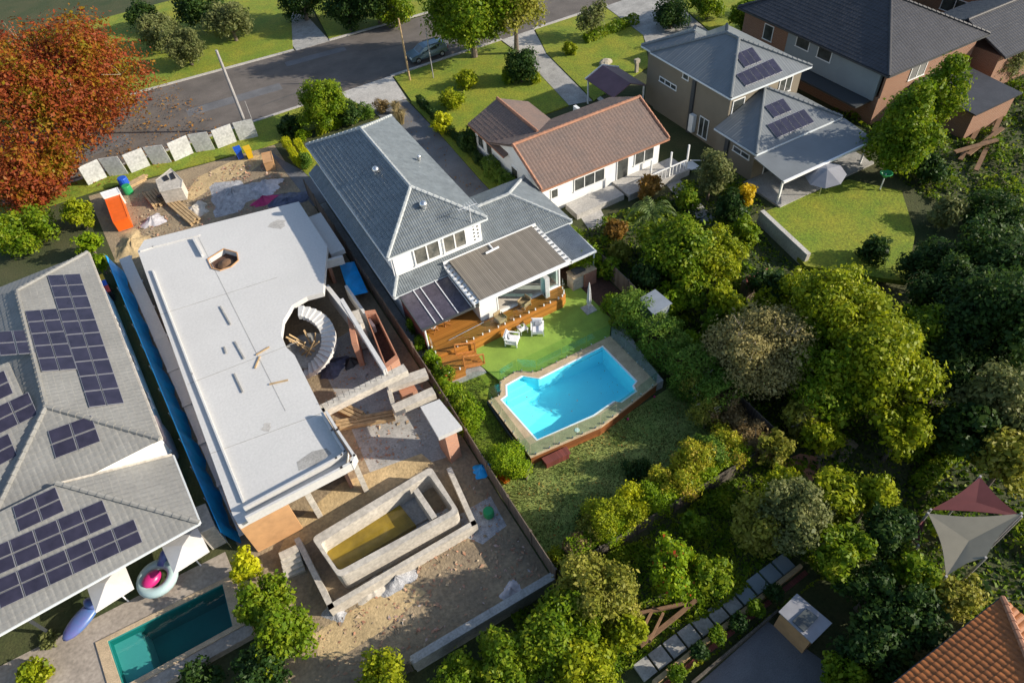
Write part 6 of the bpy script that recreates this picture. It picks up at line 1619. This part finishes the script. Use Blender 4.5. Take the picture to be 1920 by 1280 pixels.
# ================================================================ trees of the neighbourhood
g = 'garden trees on the right'
TL = [
 (1270,455,82,2.6,'green','broad dense green tree behind the steel awning',dict(leaf=.30,nl=24)),
 (1345,480,55,2.2,'yellow','yellow green tree right of the broad dense tree',dict(leaf=.28)),
 (1215,515,36,1.4,'dark','dark green tree below the palm and above the shed',dict(leaf=.28)),
 (1300,540,46,1.4,'green','green tree right of the small grey shed',dict(leaf=.28)),
 (1155,430,26,1.0,'orangeleaf','orange tinged shrubby tree by the awning corner',dict(leaf=.22)),
 (1142,502,24,1.0,'green','green tree directly right of the awning',dict(leaf=.24)),
 (1160,472,24,1.0,'olive','olive tree between the awning and the dense green tree',dict(leaf=.24)),
 (1335,325,36,2.6,'grey','pale grey green rounded tree in front of the tan house wall',dict(leaf=.22,az=1.2)),
 (1372,390,32,1.5,'dark','dark bush below the pale rounded tree',dict(leaf=.24)),
 (1400,368,24,1.8,'golden','golden yellow bush at the tan house patio',dict(leaf=.22)),
 (1505,650,58,2.2,'green','green tree filling the gap between the dry tree and the tall yellow topped tree',dict(leaf=.28)),
 (1250,565,40,1.0,'bright','bright green tree right behind the small grey shed',dict(leaf=.26)),
 (1445,570,34,1.0,'yellow','yellow green tree between the coop and the dry tree',dict(leaf=.26)),
 (1300,640,26,.4,'bright','bright low tree between the long hedge and the dry tree',dict(leaf=.24)),
 (1545,815,40,1.0,'yellow','yellow tree below the mid green tree',dict(leaf=.26)),
 (1450,840,34,.6,'olive','olive bush right outside the far fence corner',dict(leaf=.22)),
 (1715,640,60,2.6,'green','green tree on the right flank of the round yellow green tree',dict(leaf=.28)),
 (1290,372,26,1.2,'green','green bush in the passage beside the porch steps',dict(leaf=.24)),
 (1215,350,28,1.2,'orangeleaf','brownish bush below the porch of the cottage',dict(leaf=.22)),
 (1395,435,30,1.3,'green','green bush left of the grey garden wall',dict(leaf=.24)),
 (1445,535,42,1.6,'dark','round dark green tree next to the coop',dict(leaf=.26)),
 (1360,570,40,1.8,'yellow','yellow tinted tree left of the pale dry tree top',dict(leaf=.28)),
 (1420,658,100,2.5,'drytan','large pale dry tree with bare branches beside the garden',dict(leaf=.22,dens=.62,bare=40,nl=26,bark='palebark',az=.8)),
 (1340,600,30,1.1,'green','green tree between the dry tree and the hedge',dict(leaf=.26)),
 (1505,785,42,.9,'olive','olive tree below the large dry tree',dict(leaf=.24,dens=.7,bare=8,bark='palebark')),
 (1575,590,85,3.8,'yellow','tall yellow topped tree right of the dry tree',dict(leaf=.30,nl=22)),
 (1640,680,92,3.6,'yellow','big round yellow green tree in the middle of the right side',dict(leaf=.30,nl=24)),
 (1560,720,78,2.4,'green','mid green tree between the dry tree and the round yellow tree',dict(leaf=.30,nl=22)),
 (1495,545,40,2.4,'yellow','small yellow crowned tree below the lawn shadow',dict(leaf=.26)),
 (1690,805,48,2.2,'yellow','yellow green tree above the hedge strips',dict(leaf=.28)),
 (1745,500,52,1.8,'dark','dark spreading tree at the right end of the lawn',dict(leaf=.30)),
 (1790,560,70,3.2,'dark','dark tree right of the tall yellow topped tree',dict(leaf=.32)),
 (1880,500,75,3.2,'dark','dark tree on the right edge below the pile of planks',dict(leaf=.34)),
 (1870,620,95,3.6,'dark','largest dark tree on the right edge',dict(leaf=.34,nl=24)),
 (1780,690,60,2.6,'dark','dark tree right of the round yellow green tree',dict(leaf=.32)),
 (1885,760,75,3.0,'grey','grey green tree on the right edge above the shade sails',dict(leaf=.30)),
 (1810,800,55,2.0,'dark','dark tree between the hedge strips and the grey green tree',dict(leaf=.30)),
 (1890,865,50,2.0,'olive','olive tree directly behind the red shade sail',dict(leaf=.28)),
 (1700,240,62,4.2,'green','tall dark conifer right of the tan house',dict(leaf=.34,az=1.6,cone=.7,nl=26)),
 (1770,180,42,4.6,'green','narrow conifer behind the tall dark conifer',dict(leaf=.34,az=1.8,cone=.7)),
 (1745,318,32,1.0,'dark','dark shrub below the tall conifer',dict(leaf=.3)),
 (1775,400,30,.8,'grey','pale hedge like bush right of the bright lawn',dict(leaf=.26)),
 (1880,110,40,2.0,'grey','pale flowering bush by the far dark house',dict(leaf=.3)),
 (1865,405,50,1.0,'dark','dark bush under the pile of planks',dict(leaf=.34)),
 (1640,470,30,1.0,'dark','low dark bush at the lower edge of the lawn',dict(leaf=.26)),
]
for px, py, r, z, k, lb, kw_ in TL:
    tree(px, py, r, z, k, lb, group=g, **kw_)
g = 'trees along the bottom of the photograph'
TB = [
 (1120,1105,80,1.2,'olive','large brownish olive tree below the plot corner',dict(leaf=.22,nl=26)),
 (1080,1150,60,1.2,'green','green tree under the large olive tree',dict(leaf=.22)),
 (1275,1065,58,1.4,'bright','bright green tree with red orange blossoms',dict(leaf=.20,flowers=160,nl=22)),
 (1335,1080,42,1.2,'green','green tree right of the blossoming tree',dict(leaf=.20)),
 (1300,985,28,.4,'green','green tree just outside the back fence, above the blossoms',dict(leaf=.22)),
 (1420,985,52,1.2,'olive','olive tree outside the back right fence corner',dict(leaf=.22,nl=20)),
 (1470,905,34,.9,'yellow','yellow green tree right of the fence corner',dict(leaf=.22)),
 (1490,965,68,2.2,'grey','feathery grey green tree above the paver row',dict(leaf=.24,nl=22)),
 (1570,930,52,2.0,'yellow','bright yellow green tree right of the feathery tree',dict(leaf=.22)),
 (1640,925,38,2.2,'yellow','small pointed yellow conifer',dict(leaf=.20,az=1.6,cone=.7)),
 (1580,1040,55,1.8,'green','green tree above the white roofed shed',dict(leaf=.22)),
 (1660,1000,48,1.8,'dark','dark tree left of the shade sails',dict(leaf=.24)),
 (1705,1070,50,1.6,'green','green tree below the small red shade sail',dict(leaf=.22)),
 (1630,1110,55,1.2,'dark','dark tree right of the white roofed shed',dict(leaf=.22)),
 (1700,1160,60,1.2,'dark','dark tree left of the orange roof',dict(leaf=.22)),
 (1640,1220,60,1.0,'dark','dark tree at the bottom edge left of the orange roof',dict(leaf=.22)),
 (1790,1110,40,1.4,'olive','olive bush above the orange roof',dict(leaf=.2)),
 (1585,1260,40,.6,'green','green bush at the bottom edge below the shed',dict(leaf=.2)),
 (1030,1200,70,1.0,'green','dense green tree at the bottom centre',dict(leaf=.2,nl=22)),
 (950,1235,62,.8,'green','green tree left of the dense bottom tree',dict(leaf=.2)),
 (1100,1250,60,.8,'yellow','yellow green tree at the bottom edge, right of the dense one',dict(leaf=.2)),
 (860,1270,50,.4,'green','green bush on the bottom edge below the concrete wall',dict(leaf=.2)),
 (720,1265,58,.6,'yellow','yellow flowering bush at the bottom edge below the dirt yard',dict(leaf=.2,dens=.7)),
 (1180,1180,36,.8,'yellow','small yellow green bush left of the broken timber frame',dict(leaf=.2)),
]
for px, py, r, z, k, lb, kw_ in TB:
    tree(px, py, r, z, k, lb, group=g, **kw_)
for i, (px, py, lb) in enumerate(((1268,1262,'clipped ball shrub nearest the bottom edge'),(1312,1222,'clipped ball shrub second from the bottom edge'),(1345,1192,'clipped ball shrub third from the bottom edge'),(1385,1165,'clipped ball shrub fourth from the bottom edge'),(1418,1140,'clipped ball shrub fifth from the bottom edge'),(1450,1112,'clipped ball shrub nearest the white roofed shed'))):
    tree(px, py, 15, .0, 'dark' if i % 2 else 'green', lb, 'ball_shrub', 'shrub', leaf=.13, nl=10, k=(.5,.62), group='clipped ball shrubs by the paved court')
g = 'trees on the left side'
TT = [
 (105,160,166,5.4,'rust','huge red and orange autumn tree in the top left corner',dict(leaf=.38,nl=46,az=1.0,dens=1.2,k=(.19,.36),bare=10)),
 (45,318,88,3.0,'rust','smaller rust coloured tree under the huge autumn tree',dict(leaf=.36,nl=20)),
 (45,430,55,1.5,'green','green bushy tree left of the site fence',dict(leaf=.3)),
 (145,400,26,1.6,'yellow','yellow green shrub at the street end of the site fence',dict(leaf=.26)),
 (165,455,24,1.5,'bright','bright green shrub between the solar house and the site',dict(leaf=.26)),
 (185,490,16,1.3,'bright','small bright shrub touching the blue sheeting',dict(leaf=.24)),
 (462,1062,32,1.0,'lime','yellow leaved bush at the end of the teal pool',dict(leaf=.22)),
 (495,1128,50,1.2,'green','dark green bush right of the teal pool',dict(leaf=.22)),
 (525,1195,58,1.2,'green','dense green bush at the bottom of the site corner',dict(leaf=.22)),
 (490,1260,52,.6,'dark','dark bush at the bottom edge left of the dirt yard',dict(leaf=.22)),
 (380,1275,36,.2,'dark','dark low bush at the bottom edge below the teal pool',dict(leaf=.22)),
 (90,1200,18,-.2,'grey','small spiky grey bush on the left patio',dict(leaf=.18)),
 (60,1270,30,.0,'yellow','yellow green bush in the bottom left corner',dict(leaf=.2)),
]
for px, py, r, z, k, lb, kw_ in TT:
    tree(px, py, r, z, k, lb, group=g, **kw_)
g = 'street and front garden trees'
TS = [
 (878,2,86,6.0,'green','big leafy street tree over the parked car',dict(leaf=.42,nl=34,dens=1.0)),
 (962,2,66,5.6,'olive','yellow olive street tree joined to the big leafy one',dict(leaf=.40)),
 (604,195,48,2.6,'green','round bright conifer on the verge in front of the house',dict(leaf=.26,az=1.25,cone=.45,nl=26)),
 (655,215,24,1.2,'dark','small dark bush right of the round verge conifer',dict(leaf=.22)),
 (545,235,28,1.0,'dark','dark bush left of the round verge conifer',dict(leaf=.22)),
 (976,122,26,1.9,'dark','upright dark green bush on the front lawn',dict(leaf=.22,az=1.5,k=(.42,.55))),
 (955,140,20,.9,'green','low green bush beside the upright dark bush',dict(leaf=.22)),
 (1003,145,14,.6,'yellow','tiny yellow bush right of the upright dark bush',dict(leaf=.2)),
 (845,185,26,1.0,'yellow','yellow bush in the cottage front garden by the driveway',dict(leaf=.22)),
 (875,150,24,.9,'yellow','pale yellow bush nearer the street in the cottage garden',dict(leaf=.22)),
 (830,230,22,1.0,'lime','lime bush between the driveway hedge and the cottage',dict(leaf=.22)),
 (878,262,24,1.2,'dark','dark green bush against the cottage corner',dict(leaf=.22)),
 (1110,30,30,2.4,'grey','thin grey green tree on the far front lawn',dict(leaf=.28,dens=.5,bare=8)),
 (1070,92,15,.7,'yellow','small yellow bush at the driveway hedge end',dict(leaf=.22)),
 (1260,25,34,1.6,'dark','dark flowering bush near the wide driveway',dict(leaf=.28)),
 (1445,25,32,3.4,'dark','tall dark conifer between the tan house and the charcoal roof',dict(leaf=.3,az=1.7,cone=.6)),
 (1395,30,30,1.8,'green','green bush behind the tan house roof',dict(leaf=.28)),
 (560,-15,50,3.4,'dark','dark tree at the top edge above the wide driveway',dict(leaf=.36)),
 (700,-20,55,4.0,'dark','tall dark tree at the top edge left of the street tree',dict(leaf=.36)),
 (345,85,34,2.4,'grey','grey green tree nearest the road across the street',dict(leaf=.30)),
 (300,60,36,2.0,'grey','grey green garden tree across the road',dict(leaf=.32)),
 (270,30,30,1.6,'dark','dark bush across the road beside the autumn tree',dict(leaf=.32)),
 (430,40,40,2.4,'grey','grey green tree across the road left of the wide driveway',dict(leaf=.34)),
 (650,20,40,2.4,'dark','dark tree across the road right of the wide driveway',dict(leaf=.34)),
 (740,15,34,2.2,'green','green tree across the road behind the street tree',dict(leaf=.34)),
 (375,12,40,2.8,'dark','dark tree at the top edge left of the wide driveway',dict(leaf=.36)),
 (1330,-5,40,2.4,'green','green tree at the top edge behind the tan house',dict(leaf=.34)),
 (1640,-30,60,3.4,'dark','dark tree at the top edge behind the charcoal roof',dict(leaf=.4)),
]
for px, py, r, z, k, lb, kw_ in TS:
    tree(px, py, r, z, k, lb, group=g, **kw_)
hedge(gat(1098,80,.1), gat(1192,42,.1), .9, .9, 'green', 'hedge along the boundary between the two sunny front lawns', .22, .8, None, 11)
# palm with arching fronds among the trees
PL = thing('palm', 'arching pale green palm fronds above the broad dense tree', 'palm', (gat(1215,470).x, gat(1215,470).y, 0))
MB().tube([(0,0,-.3),(.1,0,1.6),(.1,.1,3.2)], [.2,.16,.14], 8).build('trunk', M['bark'], PL, local=True)
fm = MB(); rr = random.Random(8)
for k in range(16):
    a = k*2.4; ln = rr.uniform(1.6,2.4); e = rr.uniform(.2,1.1); pts = []
    for j in range(7):
        t = j/6; pts.append(Vector((.1+math.cos(a)*ln*t, .1+math.sin(a)*ln*t, 3.2+e*math.sin(t*2.4)*1.1-t*t*.7)))
    sd_ = Vector((-math.sin(a), math.cos(a), 0))
    for j in range(6):
        p, q = pts[j], pts[j+1]
        for s_ in (-1,1):
            for h_ in (0,.5):
                b = p.lerp(q,h_); w_ = .42*(1-.6*j/6); fm.add([b, b+(q-p)*.35, b+(q-p)*1.1+sd_*s_*w_-Vector((0,0,.18))], [(0,1,2) if s_ > 0 else (2,1,0)])
fm.build('fronds', L['frond'], PL, local=True)

# undergrowth between the trees, past counting
def undergrowth(name, label, n, box, kind, leaf, hmax, seed, skip=()):
    rng = np.random.default_rng(seed)
    x = rng.uniform(box[0],box[1],n); y = rng.uniform(box[2],box[3],n)
    hgt = np.clip(np.sin(x*.9+seed)*np.cos(y*.8)+.5*np.sin(x*2.3)*np.sin(y*1.9+1)+.2, 0, 1.6)*hmax/1.6
    ok = rng.random(n) < .25+hgt
    for s in skip: ok &= ~((x > s[0]) & (x < s[1]) & (y > s[2]) & (y < s[3]))
    x, y, hgt = x[ok], y[ok], hgt[ok]
    z = np.interp(y, [6,15], [-.85,0])+.04+hgt*rng.uniform(.5,1.05,len(x))
    nr = rng.normal(size=(len(x),3))*.6+np.array([0,0,.8])
    o = bpy.data.objects.new(name, leaf_mesh(name, np.stack([x,y,z],1), nr, leaf, L[kind], rng, .6)); COL.objects.link(o)
    tag(o, label, 'undergrowth', kind='stuff')
LAWN_SKIP = [(27.5,41.5,3.5,16.5),(15.2,31.5,22.5,45),(30.5,45,15.5,37)]
undergrowth('undergrowth', 'low leafy undergrowth between the right hand trees', 150000, (15.5,62,-14,24), 'green', .24, 1.2, 3, LAWN_SKIP)
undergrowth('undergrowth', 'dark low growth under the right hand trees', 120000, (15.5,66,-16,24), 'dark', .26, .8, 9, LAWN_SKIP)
undergrowth('undergrowth', 'low leafy growth along the bottom of the picture', 70000, (-3,15.4,-7.0,-.3), 'green', .18, .8, 5, [(0,11.5,-6.9,-5.4)])

rng = np.random.default_rng(77)
fx = np.array([[rng.uniform(3.6,10.8), rng.uniform(7.9,11.4), .056] for _ in range(46)])
o = bpy.data.objects.new('floating_leaves', leaf_mesh('floating_leaves', fx, rng.normal(size=(46,3))*.08+np.array([0,0,1.]), .07, M['litter'], rng, .6)); COL.objects.link(o); tag(o, 'few small leaves floating on the bright pool', 'leaves', kind='stuff')
